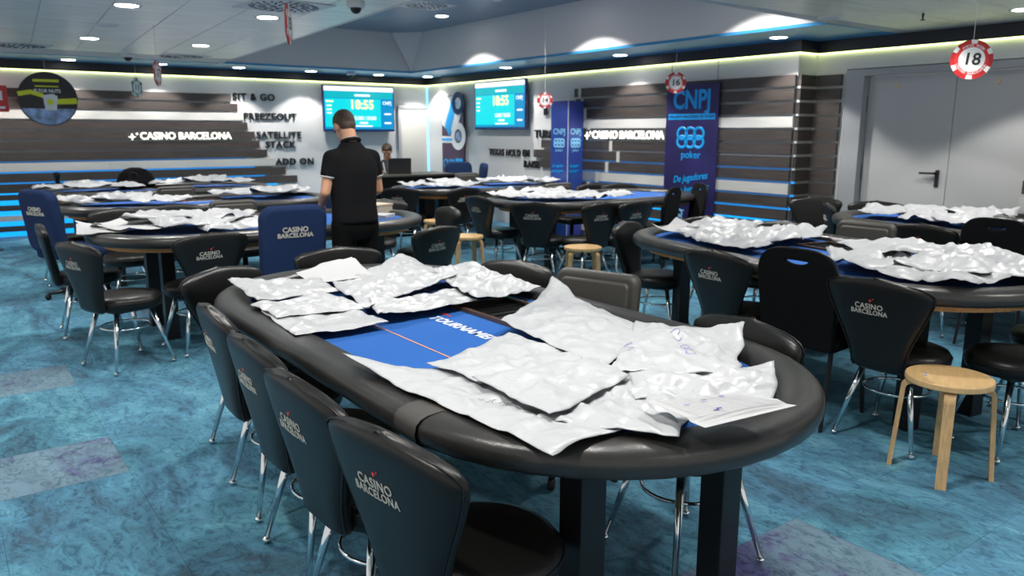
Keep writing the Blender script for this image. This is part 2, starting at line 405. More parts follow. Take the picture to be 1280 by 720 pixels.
# chamfered corner of the coffer
cc = bmesh.new(); prism(cc, [(6.757, 11.62), (6.757, 12.01), (6.40, 12.01)], CZ + 0.05, CZ2)
for v in cc.verts:
    if v.co.z < CZ2 - .1: v.co.x, v.co.y = 6.75 + (v.co.x - 6.757) * .05, 12.0 + (v.co.y - 12.01) * .05
fin('corner_panel', cc, M['coffer'], ceil)
fin('coffer_edge_trim', (lambda bm: (wallpanel(bm, P[0], P[3], CZ - 0.004, CZ + 0.03, -0.03), bm)[1])(bmesh.new()), M['plastic'], ceil)
# metal ceiling panels, slanted strips parallel to the coffer edge
PX, PY, sl = 0.48, 0.98, 0.075
pm = bmesh.new()
h = 0.004
prism(pm, [(h, h), (PX - h, h), (PX - h + sl * (PY - 2 * h), PY - h), (h + sl * (PY - 2 * h), PY - h)], 0, 0.005)
panel_me = bpy.data.meshes.new('ceiling_panel'); pm.to_mesh(panel_me); pm.free(); panel_me.materials.append(M['ceilmetal'])
for k in range(1, 13):
    for j in range(0, 15):
        y = YF + j * PY + .09
        x = edge_x(y) - k * PX
        if x < XL or y + PY > 12.12: continue
        link('ceiling_panel', panel_me, ceil, (x, y, CZ))
pm = bmesh.new(); box(pm, h, 1.2 - h, h, 0.6 - h, 0, 0.005)
pan2 = bpy.data.meshes.new('ceiling_panel'); pm.to_mesh(pan2); pm.free(); pan2.materials.append(M['ceilmetal'])
for i in range(5):
    for j in range(11):
        x, y = 3.02 + 1.2 * i, 4.09 - 0.6 * (j + 1)
        if x + 1.2 > 8.3: continue
        link('ceiling_panel', pan2, ceil, (x, y, CZ))

# ================================================================ WALLS
wb = tag(bx('wall_back', XL, 8.3, YB, YB + .15, 0, CZ + .1, M['wall']), kind='structure')
wr = bmesh.new(); box(wr, XR, XR + .7, 5.2, YB, 0, CZ + .1)
wr = tag(fin('wall_right', wr, M['wall']), kind='structure')
XD = 8.03
wr2 = bmesh.new()
box(wr2, XD, XD + .3, 4.83, 5.2, 0, CZ + .1); box(wr2, XD, XD + .3, 2.7, 4.83, 2.16, CZ + .1); box(wr2, XD, XD + .3, YF, 2.7, 0, CZ + .1)
tag(fin('wall_right_recess', wr2, M['wall']), kind='structure').name = 'wall_right_end'
# dark fascia band under the ceiling, with the yellow led line below
def cove(name, x0, x1, y0, y1, axis):
    t = tag(bx(name, x0, x1, y0, y1, 2.345, CZ, M['dark']), kind='structure')
    return t
t1 = cove('trim_1', XL, XR - .05, YB - .05, YB, 0); t2 = cove('trim_2', XR - .05, XR, 5.15, YB, 1); t3 = cove('trim_3', XR, XD - .05, 5.15, 5.2, 0); t4 = cove('trim_4', XD - .05, XD, YF, 5.15, 1)
bx('led_strip', XL, XR - .02, YB - .03, YB - .004, 2.333, 2.3445, M['ledy'], t1)
bx('led_strip', XR - .03, XR - .004, 5.18, YB - .03, 2.333, 2.3445, M['ledy'], t2)
bx('led_strip', XR, XD - .03, 5.17, 5.196, 2.333, 2.3445, M['ledy'], t3)
bx('led_strip', XD - .03, XD - .004, YF, 5.17, 2.333, 2.3445, M['ledy'], t4)
# blue led lines left out, their glow tinted into soffit and coffer top
#bx('blue_led_strip', XL, XR - .1, YB - .075, YB - .055, CZ - .012, CZ - .001, M['ledb'], t1)
#bx('blue_led_strip', XR - .075, XR - .055, 5.2, YB - .1, CZ - .012, CZ - .001, M['ledb'], t2)
bx('corner_light', XR - .035, XR - .01, YB - .035, YB - .01, 0, 2.33, M['ledcorner'], t2)
#bx('blue_led_strip', 6.70, 6.72, 4.4, 11.9, CZ2 - .03, CZ2 - .01, M['ledb2'], t2).hide_render = False

PITCHZ, SH = 0.147, 0.118
def ztop(k): return 2.105 - PITCHZ * k
# --- back wall slats (plane y = YB), right ends step outwards
ends = [4.04, 4.13, 4.20, 4.27, 4.38, 4.45, 4.57, 4.70, 4.87, 5.07, 4.60, 4.95, 4.7, 4.4]
bx('slat_backing', XL, 4.0, YB - .012, YB, 0.06, 2.09, M['backing'], wb)
for k, xe in enumerate(ends):
    z1 = ztop(k) - .02; z0 = z1 - (SH if k < 10 else SH * .62)
    mm = M['slatwhite'] if k in (2, 7, 12) else M['slat']
    prev = XL
    for xj in ([2.17, xe] if k % 2 else [0.9, xe]):
        bx('slat', prev + .001, xj - .001, YB - .045, YB - .013, z0, z1, mm, wb); prev = xj
    if k >= 6:
        lm = M['ledb2'] if k == 6 else (M['ledb'] if k < 9 else M['ledb3'])
        bx('led_strip', XL, xe - .35, YB - .03, YB - .0125, z1 - PITCHZ + .004, z0 - .004, lm, wb)
# --- right wall slats (plane x = XR)
gaps = {0: 8.72, 1: 8.66, 2: 8.60, 3: 8.52, 5: 8.05, 6: 7.90, 7: 8.12, 8: 8.32, 9: 8.50}
lefts = {0: 8.84, 1: 8.80, 2: 9.30, 3: 9.0, 4: 9.2, 5: 9.60, 6: 9.79, 7: 9.62, 8: 9.3, 9: 9.5, 10: 9.3, 11: 9.4, 12: 9.3, 13: 9.3}
bx('slat_backing', XR - .012, XR, 5.2, 8.7, 0.06, 2.09, M['backing'], wr)
for k in range(14):
    z1 = ztop(k) + .005; z0 = z1 - SH
    white = k in (3, 8, 13)
    mm = M['slatwhite'] if white else M['slat']
    g = gaps.get(k, 8.3)
    bx('slat', XR - .045, XR - .013, 5.2, g - .03, z0, z1, mm, wr)
    bx('slat', XR - .045, XR - .013, g + .03, lefts[k], z0, z1, mm if k != 8 else M['backing'], wr)
    if k in gaps: bx('lit_gap_block', XR - .05, XR - .013, g - .028, g + .028, z0 - .02, z1 + .006, M['slatwhite'], wr)  # solid white piece stands in for the lit gap between slats
    if 5 <= k < 13:
        lm = M['backing'] if k == 5 else (M['ledb2'] if k < 9 else (M['ledb'] if k == 9 else M['ledb3']))
        bx('led_strip', XR - .03, XR - .0125, 5.2, 8.9, z0 - PITCHZ + SH + .004, z0 - .004, lm, wr)
    # return face and the recessed wall beside the door
    bx('slat', XR, XD - .05, 5.155, 5.187, z0, z1, M['slat'] if not white else M['slat'], wr)
    bx('slat', XD - .045, XD - .013, 4.86 if k else 4.86, 5.155, z0, z1, M['slat'], wr)
    if k < 13: bx('led_strip', XR - .01, XR + .02, 5.155, 5.187, z0 - PITCHZ + SH + .004, z0 - .004, M['plastic'] if k < 7 else (M['ledb'] if k < 9 else M['ledb3']), wr)
    # slats right of the double door, ends stepping
    xe = 2.83 + 0.012 * k
    if k >= 2: bx('slat', XD - .25, XD - .2, YF, xe, z0, z1, M['slatwhite'] if k in (3, 8) else M['slat'], wr)
bx('pier', XD - .2, XD, YF, 2.70, 0, CZ - .13, M['wall'], wr)

# glowing wall signs on the slats, and the black words on the walls
def sparkle(bm, cx, cy, r, n=4):
    pts = []
    for i in range(8):
        a = PI / 4 * i; q = r if i % 2 == 0 else r * .34
        pts.append((cx + q * math.cos(a), cy + q * math.sin(a)))
    return pts
def glow_sign(loc, right, name):
    e = empty(name, loc)
    text('letters', 'CASINO BARCELONA', 0.15, (0.05, 0, 0) if False else Vector(right) * 0.09, right, UZ, M['signglow'], e, 0.008, 0.010, sx=0.93)
    n = Vector(right).cross(UZ); fr = Matrix((Vector(right), UZ, n)).transposed().to_4x4(); 
    fr.translation = Vector(right) * -0.70
    flat('star', sparkle(None, 0, -.01, .055), [], .012, M['signglow'], e, frame=fr)
    fr.translation = Vector(right) * -0.63 + Vector((0, 0, .035))
    flat('star', sparkle(None, 0, 0, .022), [], .012, M['signglow'], e, frame=fr)
    return e
tag(glow_sign((3.22, YB - .06, 1.425), UX, 'wall_sign'), 'glowing white casino name sign on the slats of the left-hand back wall', 'sign')
tag(glow_sign((XR - .06, 7.83, 1.455), -UY, 'wall_sign'), 'glowing white casino name sign on the slats left of the tall navy banner', 'sign')
def letters(e, body, size, right, m, ext, off, x0=0, sx=1.0, space=1.0):
    mxx = lambda t: max(v.co.x for v in textmesh(t, size, ext, off, 'LEFT', 0, space).vertices)
    for i, ch in enumerate(body):
        if ch == ' ': continue
        text('letter', ch, size, Vector(right) * (x0 + (mxx(body[:i + 1]) - mxx(ch)) * sx), right, UZ, m, e, ext, off, 'LEFT', sx=sx)
    return mxx(body) * sx
def words(body, loc, right, size, label, sx=1.0):
    o = empty('wall_lettering', loc)
    letters(o, body, size, right, M['letter'], 0.012, 0.022, 0, sx, 1.12)
    tag(o, label, 'lettering')
words('SIT & GO', (4.07, YB - .014, 2.045), UX, .155, 'black raised words SIT & GO, topmost beside the back wall slats')
words('FREEZEOUT', (4.22, YB - .014, 1.735), UX, .155, 'black raised word FREEZEOUT on the white back wall')
words('SATELLITE', (4.42, YB - .014, 1.435), UX, .155, 'black raised word SATELLITE on the white back wall', 0.98)
words('STACK', (4.56, YB - .014, 1.275), UX, .155, 'black raised word STACK just under SATELLITE')
words('ADD ON', (4.72, YB - .014, 0.99), UX, .155, 'black raised words ADD ON, lowest beside the back wall slats')
words('TURN', (XR - .014, 9.80, 1.46), -UY, .17, 'black raised word TURN partly behind the blue column')
words('TEXAS HOLD EM', (XR - .014, 11.05, 1.16), -UY, .15, 'black raised words TEXAS HOLD EM on the right wall under the screen', 0.9)
words('RAISE', (XR - .014, 10.08, 0.99), -UY, .15, 'black raised word RAISE, lowest on the right wall')
words('B', (XR - .014, 9.58, 1.80), -UY, .16, 'black raised letter B above TURN, mostly hidden by the blue column')

# doors
d1 = tag(bx('door_1', 7.10, 7.655, YB - .035, YB - .001, 0.005, 1.91, M['cream'], bev=.004), kind='structure')
bm = bmesh.new(); box(bm, 7.05, 7.097, YB - .05, YB, 0, 1.96); box(bm, 7.097, 7.66, YB - .05, YB, 1.915, 1.96); fin('door_frame', bm, M['jamb'], d1)
bm = bmesh.new(); cone(bm, (7.16, YB - .035, .98), (7.16, YB - .09, .98), .012, .012); box(bm, 7.15, 7.24, YB - .1, YB - .082, .97, .99); fin('door_handle', bm, M['chrome'], d1)
d2e = tag(empty('door_2', (XD + .12, 3.73, 0)), kind='structure')
def loc2(x0, x1, y0, y1, z0, z1): return (x0 - XD - .12, x1 - XD - .12, y0 - 3.73, y1 - 3.73, z0, z1)
l1 = bx('door_leaf', *loc2(XD + .10, XD + .15, 3.733, 4.62, .006, 2.075), M['panel'], d2e, bev=.003)
l2 = bx('door_leaf', *loc2(XD + .10, XD + .15, 2.76, 3.727, .006, 2.075), M['panel'], d2e, bev=.003)
bm = bmesh.new()
for q in ((XD - .01, XD + .17, 4.625, 4.82, 0, 2.15), (XD - .01, XD + .17, 2.705, 4.625, 2.08, 2.15)): box(bm, *loc2(*q))
fin('door_frame', bm, M['jamb'], d2e)
bm = bmesh.new(); box(bm, *loc2(XD + .085, XD + .1, 3.80, 3.84, .96, 1.13), bev=.006); box(bm, *loc2(XD + .04, XD + .06, 3.81, 3.98, 1.085, 1.105)); box(bm, *loc2(XD + .04, XD + .09, 3.81, 3.83, 1.085, 1.105))
fin('door_handle', bm, M['letter'], l1)
for yy, pp in ((4.32, l1), (3.36, l2)):
    bm = bmesh.new(); cone(bm, (XD - .0 + .1 - XD - .12, yy - 3.73, 1.97), (XD + .085 - XD - .12, yy - 3.73, 1.97), .03, .028, 16); fin('door_plug', bm, M['beige'], pp)
for zz in (1.72, 1.0):
    bm = bmesh.new(); cone(bm, (XD + .09 - XD - .12, 4.635 - 3.73, zz), (XD + .09 - XD - .12, 4.635 - 3.73, zz + .16), .012, .012, 10); fin('hinge', bm, M['blackmetal'], l1)

# ================================================================ CEILING FITTINGS
def clabel(i, x, y):
    return None
lowlab = {(1.4, 7.0): 'recessed downlight at the top photo edge, left of the nearest swirl vent', (2.52, 6.99): 'recessed downlight just left of the nearest swirl vent and edge-on sign',
 (0.55, 12.7): 'recessed downlight in the blue-lit soffit at the far left wall', (1.73, 12.7): 'recessed downlight over the round black hanging sign',
 (2.93, 12.7): 'recessed downlight in the soffit above the left glowing wall sign', (4.05, 12.62): 'recessed downlight above the word FREEZEOUT', (5.24, 12.65): 'recessed downlight just left of the back wall screen',
 (6.5, 12.72): 'recessed downlight above the right part of the back wall screen', (7.42, 12.6): 'recessed downlight in the corner of the two blue-lit soffits', (7.34, 10.1): 'recessed downlight above the right wall screen',
 (7.34, 7.59): 'recessed downlight above the right-hand glowing wall sign', (7.31, 5.2): 'recessed downlight in the blue-lit soffit before the wall corner', (7.24, 2.86): 'recessed downlight at the right edge before the double door',
 (7.24, 0.5): 'recessed downlight out at the right beyond the double door', (1.54, 9.67): 'recessed downlight in the metal ceiling at the left', (2.69, 9.69): 'recessed downlight in the metal ceiling behind the nearest swirl vent'}
def ring_mesh():
    bm = bmesh.new(); n = 28
    lathe(bm, [(.088, .002), (.088, -.006), (.105, -.006), (.108, .002)], n); return fin('rim', bm, M['plastic'])
def lamp_fix(x, y, z, label):
    e = empty('ceiling_light', (x, y, z))
    bm = bmesh.new(); lathe(bm, [(.086, -.001), (.110, -.004), (.112, .002)], 28); fin('rim', bm, M['plastic'], e, True)
    bm = bmesh.new(); lathe(bm, [(0, -.003), (.084, -.003), (.086, -.001)], 28); fin('diffuser', bm, M['lamp'], e)
    tag(e, label, 'ceiling light')
nlow = 0
for x, y in LIGHTS_LOW:
    lb = lowlab.get((x, y))
    if lb is None: lb = 'recessed downlight in the metal ceiling %.1f m beyond the frame edge group' % 0 if False else 'round recessed downlight of the metal ceiling above the near tables'
    lamp_fix(x, y, CZ, lb)
    if lb.endswith('near tables'): bpy.context.scene.collection.objects[-1] if False else None
    spot(x, y, CZ, P_LOW)
for k, (x, y) in enumerate(LIGHTS_HIGH):
    lamp_fix(x, y, CZ2, 'round downlight in the raised blue-grey ceiling beside its round vent' if k == 0 else 'round downlight in the raised ceiling out of view above')
    spot(x, y, CZ2, P_HIGH, 114, .10)
for o in list(COL.objects):
    if o.name.startswith('ceiling_light') and o.get('label', '').endswith(('near tables', 'above')):
        o['group'] = 'downlights above the near tables' if o['label'].endswith('near tables') else 'downlights in the raised ceiling'

def vent(x, y, z, label, plate=True, r=.26):
    e = empty('ceiling_vent', (x, y, z - .006), R(4))
    bx('plate', -.3, .3, -.3, .3, 0, .004, M['plastic'], e)
    for rr, nn, ln in ((.17, 16, .07), (.085, 8, .06), (.245, 24, .05)):
        for i in range(nn):
            a = 2 * PI * i / nn
            bm = bmesh.new(); box(bm, -ln / 2 if False else -ln / 2, ln / 2, -.009, .009, -.003, 0)
            o = fin('slot', bm, M['dark'], e, False, (rr * math.cos(a), rr * math.sin(a), 0), (0, 0, a + .5))
    tag(e, label, 'vent')
vent(2.40, 6.28, CZ, 'square swirl air vent in the metal ceiling, nearest and largest')
vent(1.0, 10.95, CZ, 'square swirl air vent at the far left of the metal ceiling')
vent(2.85, 11.2, CZ, 'square swirl air vent in the metal ceiling near the coffer edge')
vent(5.42, 9.19, CZ2, 'square swirl air vent in the raised blue-grey ceiling')
def dome(x, y, z, r, label, name='dome_camera'):
    e = empty(name, (x, y, z))
    bm = bmesh.new(); lathe(bm, [(0, 0), (r, 0), (r, -.03), (r * .85, -.05), (0, -.05)], 24); fin('base', bm, M['plastic'], e, True)
    bm = bmesh.new(); ball(bm, (0, 0, -.05), r * .62, (1, 1, 1), 16, 10); fin('lens_dome', bm, M['blackmetal'], e, True)
    tag(e, label, 'camera')
dome(2.75, 5.72, CZ, .07, 'white dome camera at the edge of the metal ceiling')
dome(2.2, 11.2, CZ, .08, 'dome camera hanging left above the small green chip sign')
dome(5.85, 12.45, CZ, .07, 'dome camera between two downlights of the back soffit')
def disc(x, y, z, r, label):
    bm = bmesh.new(); lathe(bm, [(0, -.012), (r * .8, -.012), (r, -.004), (r, 0)], 28); tag(fin('ceiling_speaker', bm, M['plastic'], None, True, (x, y, z)), label, 'speaker')
disc(1.49, 8.35, CZ, .1, 'flat round ceiling speaker in the left metal ceiling')
disc(6.40, 4.05, CZ, .1, 'flat round ceiling speaker at the right before the raised ceiling')
disc(5.9, 8.3, CZ2, .06, 'small round detector on the raised blue-grey ceiling')
bm = bmesh.new(); cone(bm, (0, 0, 0), (0, 0, -.05), .012, .006, 8); cone(bm, (0, 0, -.05), (0, 0, -.056), .02, .02, 8); tag(fin('sprinkler', bm, M['blackmetal'], None, False, (6.8, 3.45, CZ)), 'small dark sprinkler head left of the hanging 18 chip sign', 'sprinkler')

# ================================================================ SCREENS
def tv(cx, cz, w, h, origin, right, label):
    """origin on wall, right vector; face normal = right x up."""
    e = empty('wall_screen', origin); right = Vector(right); n = right.cross(UZ)
    fr = Matrix((right, UZ, n)).transposed().to_4x4()
    def pl(name, x0, x1, z0, z1, d, m, par=e):
        bm = bmesh.new(); box(bm, x0, x1, z0, z1, 0 if d > .02 else d - .001, d); bm.transform(fr)
        return fin(name, bm, m, par)
    W, H = w / 2, h / 2
    bm = bmesh.new(); box(bm, -.2, .2, -.15, .15, 0, .06); bm.transform(fr); fin('bracket', bm, M['blackmetal'], e)
    bm = bmesh.new(); box(bm, -W, W, -H, H, .06, .11, bev=.006); bm.transform(fr); c = fin('casing', bm, M['tvframe'], e)
    D = .112
    def scr(name, x0, x1, z0, z1, m, d=D):
        bm = bmesh.new(); box(bm, x0 * W, x1 * W, z0 * H, z1 * H, .1101, d); bm.transform(fr); return fin(name, bm, m, c)
    scr('picture', -.97, .97, -.9, .95, M['scr2']); scr('title_bar', -.97, .97, .75, .95, M['scr3'], D + .001); scr('teal_field', -.95, .6, -.8, .42, M['scr1'], D + .001)
    scr('teal_band', -.95, .95, .45, .73, M['scr5'], D + .001)
    o = n * (D + .003)
    text('clock', '18:55', h * .27, o + UZ * H * .16 + right * W * .06, right, UZ, M['scr4'], c, .001, .03)
    text('caption', 'CNPJ', h * .1, o + UZ * H * .26 + right * W * .78, right, UZ, M['scr3'], c, .001, .02)
    text('caption', '15.000 / 30.000', h * .11, o + UZ * -H * .42 + right * W * .14, right, UZ, M['scr3'], c, .001, .03, sx=.8)
    for (px, pz, pw, ph) in ((.08, .58, .22, .045), (.1, -.62, .12, .04), (.1, -.76, .25, .03), (.8, -.22, .1, .035), (.8, -.62, .1, .035), (-.82, .3, .1, .03), (-.84, .12, .07, .03), (-.84, -.05, .07, .03), (-.84, -.2, .07, .03)):
        scr('text_line', px - pw, px + pw, pz - ph, pz + ph, M['scr3'] if px > -.8 or pz < .25 else M['scr4'], D + .002)
    tag(e, label, 'screen')
tv(0, 0, 1.37, .79, (6.25, YB, 1.895), UX, 'lit teal tournament clock screen on the back wall behind the standing man')
tv(0, 0, 1.42, .78, (XR, 10.63, 1.925), -UY, 'lit teal tournament clock screen on the right wall')

# ================================================================ BANNERS
def rings888(bm, cx, cz, r, t):
    for row, zz in enumerate((0, r * 1.35)):
        for k in (-1, 0, 1):
            pts = [(cx + k * r * 1.75 + r * math.cos(2 * PI * i / 20), cz + zz + r * .92 * math.sin(2 * PI * i / 20), 0) for i in range(20)]
            tube(bm, pts, t, 6, True)
def banner(loc, right, W, z0, z1, label, m, name='banner', script=True, roll=False):
    right = Vector(right); n = right.cross(UZ); e = empty(name, loc)
    fr = Matrix((right, UZ, n)).transposed().to_4x4()
    bm = bmesh.new(); box(bm, -W / 2, W / 2, z0, z1, 0, .02); bm.transform(fr); fin('sheet', bm, m, e)
    o = n * .024; s = W / .82
    H = z1 - z0
    text('logo', 'CNPJ', .31 * s, o + UZ * (z1 - .20 * s), right, UZ, M['cyan'], e, .001, .03, sx=.86)
    bm = bmesh.new(); box(bm, -.37 * s, .37 * s, z1 - .43 * s, z1 - .36 * s, .022, .024); bm.transform(fr); fin('logo_bar', bm, M['cyan'], e)
    text('caption', 'CIRCUITO NACIONAL DE POKER', .048 * s, o + n * .002 + UZ * (z1 - .397 * s), right, UZ, m, e, .001, .01)
    bm = bmesh.new(); rings888(bm, 0, z1 - .70 * s, .075 * s, .017 * s); bm.transform(Matrix.Diagonal((1, 1, .3, 1))); bm.transform(fr); x = fin('rings', bm, M['cyan'], e); x.location = n * .022
    text('caption', 'poker', .13 * s, o + UZ * (z1 - .86 * s) + right * .02, right, UZ, M['cyan'], e, .001, .005)
    rr = (right + UZ * .14).normalized()
    text('caption', 'De jugadores', .12 * s, o + UZ * (z1 - 1.14 * s) + right * .02, rr, rr.cross(-n) * -1 if False else (UZ - right * .14), M['cyan'], e, .001, .012, shear=.35, sx=.85)
    text('caption', 'para jugadores', .12 * s, o + UZ * (z1 - 1.28 * s) + right * .02, rr, (UZ - right * .14), M['cyan'], e, .001, .012, shear=.35, sx=.85)
    tag(e, label, 'banner'); return e, fr, n
e, fr, n = banner((XR - .06, 6.6, 0), -UY, .82, 0.25, 2.08, 'tall navy hanging banner with cyan CNPJ and 888 logos', M['banner'])
bm = bmesh.new(); rings888(bm, -.22, .42, .05, .012); bm.transform(Matrix.Diagonal((1, 1, .3, 1))); bm.transform(fr); fin('rings', bm, M['cyanl'], e).location = n * .022
bm = bmesh.new(); box(bm, -.33, -.05, .52, .535, .02, .024); bm.transform(fr); fin('line', bm, M['cyanl'], e)
for s in (-.36, .36):
    bm = bmesh.new(); cone(bm, (0, 0, 2.08), (0, 0, CZ), .003, .003, 5); o = fin('wire', bm, M['blackmetal'], e); o.location = -UY * s
# blue column with two printed faces
ce_ = empty('display_column', (7.0, 8.3, 0))
def colface(p0, p1):
    pass
ccx, ccy, cw = 7.46, 8.76, .33
ce_.location = (ccx, ccy, 0); ce_.rotation_euler.z = R(8)
bx('column_body', -cw / 2, cw / 2, -cw / 2, cw / 2, 0, 1.93, M['banner2'], ce_, bev=.004)
for rgt, nn in ((UX, -UY), (-UY, -UX)):
    o = nn * (cw / 2 + .003)
    text('logo', 'CNPJ', .115, o + UZ * 1.50, rgt, UZ, M['cyanl'], ce_, .001, .02, sx=.9)
    bm = bmesh.new(); rings888(bm, 0, 0, .035, .012); bm.transform(Matrix.Diagonal((1, 1, .2, 1)))
    bm.transform(Matrix((rgt, UZ, nn)).transposed().to_4x4()); fin('rings', bm, M['cyanl'], ce_, loc=o + UZ * 1.32)
    text('caption', 'poker', .06, o + UZ * 1.24, rgt, UZ, M['cyanl'], ce_, .001, .005)
    text('caption', 'De jugadores', .055, o + UZ * 1.02, rgt, UZ - rgt * .1, M['cyan'], ce_, .001, .01, shear=.3, sx=.85)
    text('caption', 'para jugadores', .055, o + UZ * .95, rgt, UZ - rgt * .1, M['cyan'], ce_, .001, .01, shear=.3, sx=.85)
bx('corner_strip', -cw / 2 - .004, -cw / 2 + .004, -cw / 2 - .004, -cw / 2 + .004, 0, 1.93, M['plastic'], ce_)
tag(ce_, 'square blue column printed with CNPJ and 888 logos', 'column')
# corner poster with abstract rings
pe = empty('poster', (XR - .05, 12.12, 0))
fr = Matrix((-UY, UZ, -UX)).transposed().to_4x4()
def pp(name, pts, m, d=.022, holes=[]):
    f = fr.copy(); f.translation = -UX * d
    return flat(name, pts, holes, .004, m, pe, frame=f)
bm = bmesh.new(); box(bm, -.36, .36, .15, 2.13, 0, .02); bm.transform(fr); fin('sheet', bm, M['poster'], pe)
pp('white_field', [(-.35, 1.62), (-.35, 2.12), (.35, 2.12), (.35, 1.9), (.1, 1.5), (-.2, 1.55)], M['white'])
pp('blue_band', [(-.25, 1.6), (.0, 2.08), (.16, 2.0), (-.1, 1.42)], M['cyan'], .026)
pp('ring', circ(.2, 28, .2, 1.99), M['tvframe'], .028, [circ(.1, 28, .2, 1.99)])
pp('ring', circ(.24, 28, .2, 1.42), M['white'], .030, [circ(.12, 28, .2, 1.42)])
pp('ring', circ(.09, 28, .2, 1.42), M['sea'], .030)
pp('stripe', [(-.35, 1.3), (-.35, 1.42), (0, 1.42), (0, 1.3)], M['white'], .026); pp('stripe', [(-.35, 1.34), (-.35, 1.38), (0, 1.38), (0, 1.34)], M['cyan'], .032)
text('logo', 'CNPJ', .2, (-.032, .12, .93), -UY, UZ, M['cyan'], pe, .001, .02, sx=.85)
pp('logo_block', [(.1, .82), (.1, 1.03), (.33, 1.03), (.33, .82)], M['cyan'], .026)
pp('emblem', [(-.2, .5), (-.24, .62), (-.04, .62), (-.08, .5)], M['cyan'], .026); pp('emblem', [(.04, .5), (.06, .6), (.14, .64), (.24, .6), (.26, .5)], M['cyan'], .026)
text('caption', 'PRESENTED BY', .05, (-.03, 0, .72), -UY, UZ, M['cyanl'], pe, .001, .01)
tag(pe, 'narrow dark poster with white and cyan rings near the room corner', 'poster')

# hanging chip signs
def chip_sign(loc, d, facing, num, label, red=True, top=CZ, tilt=0):
    e = empty('hanging_sign', loc, facing)     # local +X is the face normal
    rgt, nn = UY, UX
    fr = Matrix((rgt, UZ, nn)).transposed().to_4x4() @ Matrix.Rotation(tilt, 4, 'Z')
    r = d / 2; c1 = M['red'] if red else M['white']; c2 = M['white'] if red else M['green']
    def f(name, pts, m, off, holes=[]):
        for s in (1, -1):
            ff = fr.copy(); ff.translation = nn * off * s
            flat(name, pts, holes, .0015, m, e, frame=ff)
    base = flat('disc', circ(r, 40), [], .006, c1, e, frame=fr)
    f('inner_ring', circ(r * .80, 36), M['redb'] if red else M['green'], .0042)
    f('face', circ(r * .62, 36), M['white'], .0056)
    for k in range(6):
        a = PI / 6 + PI / 3 * k; q = .16
        pts = [(r * ra * math.cos(a + s * q), r * ra * math.sin(a + s * q)) for ra, s in ((.80, -1), (1.0, -1), (1.0, 1), (.80, 1))]
        f('edge_spot', pts, c2, .0058)
    for s, rg in ((1, rgt), (-1, -rgt)):
        u = (fr.to_3x3() @ Vector((0, 1, 0))); rr = (fr.to_3x3() @ Vector((1, 0, 0))) * s
        text('number', num, d * .42, nn * .0075 * s, rr, u, M['letter'], e, .0008, .02, shear=.04)
    for words_, a0, sgn in (('POKER ROOM', PI / 2, -1), ('CASINO BARCELONA', -PI / 2, 1)):
        N = len(words_)
        for i, ch in enumerate(words_):
            if ch == ' ': continue
            a = a0 + sgn * (i - (N - 1) / 2) * .155
            rad = Vector((math.cos(a), math.sin(a), 0)); upd = rad * (1 if sgn < 0 else -1)
            rr = Vector((upd.y, -upd.x, 0))
            M3 = fr.to_3x3()
            text('rim_letter', ch, d * .085, nn * .0072 + M3 @ (rad * r * .71), M3 @ rr, M3 @ upd, M['white'], e, .0005, .01)
    bm = bmesh.new(); cone(bm, (0, 0, r), (0, 0, top - loc[2]), .0015, .0015, 5); fin('thread', bm, M['plastic'], e)
    tag(e, label, 'sign')
def face_cam(x, y, da=0): return math.atan2(-y, -x) + R(da)
chip_sign((5.01, 2.23, 1.92), .226, face_cam(5.01, 2.23, 12), '18', 'red and white poker chip sign number 18 hanging before the double door', tilt=-.06)
chip_sign((6.96, 6.28, 2.05), .235, face_cam(6.96, 6.28), '16', 'red and white poker chip sign number 16 hanging at the tall banner')
chip_sign((6.45, 8.02, 1.894), .2, face_cam(6.45, 8.02), '14', 'red and white poker chip sign number 14 left of the blue column', top=CZ2)
chip_sign((1.8, 4.65, 2.12), .235, face_cam(1.8, 4.65, 81), '15', 'chip sign seen edge-on below the nearest ceiling vent')
chip_sign((1.82, 8.04, 2.03), .235, face_cam(1.82, 8.04, 74), '17', 'chip sign seen edge-on at the left, hanging before the dark fascia')
chip_sign((2.26, 11.15, 2.05), .24, face_cam(2.26, 11.15, 55), '11', 'small green and white chip sign hanging high at the left', red=False)
# round hanging advert
he = empty('round_sign', (1.42, 12.6, 1.93)); fr = Matrix((UX, UZ, -UY)).transposed().to_4x4()
def hp(name, pts, m, d):
    f = fr.copy(); f.translation = -UY * d; return flat(name, pts, [], .003, m, he, frame=f)
flat('disc', circ(.36, 44), [], .02, M['letter'], he, frame=fr)
hp('blue_base', [(.345 * math.cos(a), .345 * math.sin(a)) for a in [PI + .38 + i * (PI - .76) / 24 for i in range(25)]], M['sea'], .013)
hp('yellow_ribbon', [(-.355, .09), (-.2, .12), (-.05, .07), (-.05, .01), (-.2, .06), (-.345, .03)], M['yellow'], .015)
hp('yellow_ribbon', [(.08, .0), (.345, .02), (.345, -.06), (.08, -.07)], M['yellow'], .015)
hp('cube', [(-.06, .05), (-.045, -.15), (.09, -.15), (.115, .04), (.06, .07)], M['white'], .018)
hp('cube_mark', circ(.04, 12, .02, -.04), M['yellow'], .021)
text('caption', 'IS FOR NUTS', .062, (0, -.016, .105), UX, UZ, M['white'], he, .001, .03, sx=.9)
hp('text_line', [(-.14, .16), (.14, .16), (.14, .175), (-.14, .175)], M['yellow'], .014); hp('text_line', [(-.16, .225), (.15, .225), (.15, .26), (-.16, .26)], M['yellow'], .014)
bm = bmesh.new(); cone(bm, (0, 0, .36), (0, 0, CZ - 1.93), .002, .002, 5); fin('thread', bm, M['plastic'], he)
tag(he, 'round black hanging sign with yellow ribbon and pale blue base', 'sign')
re_ = empty('red_sign', (.83, 12.55, 1.92))
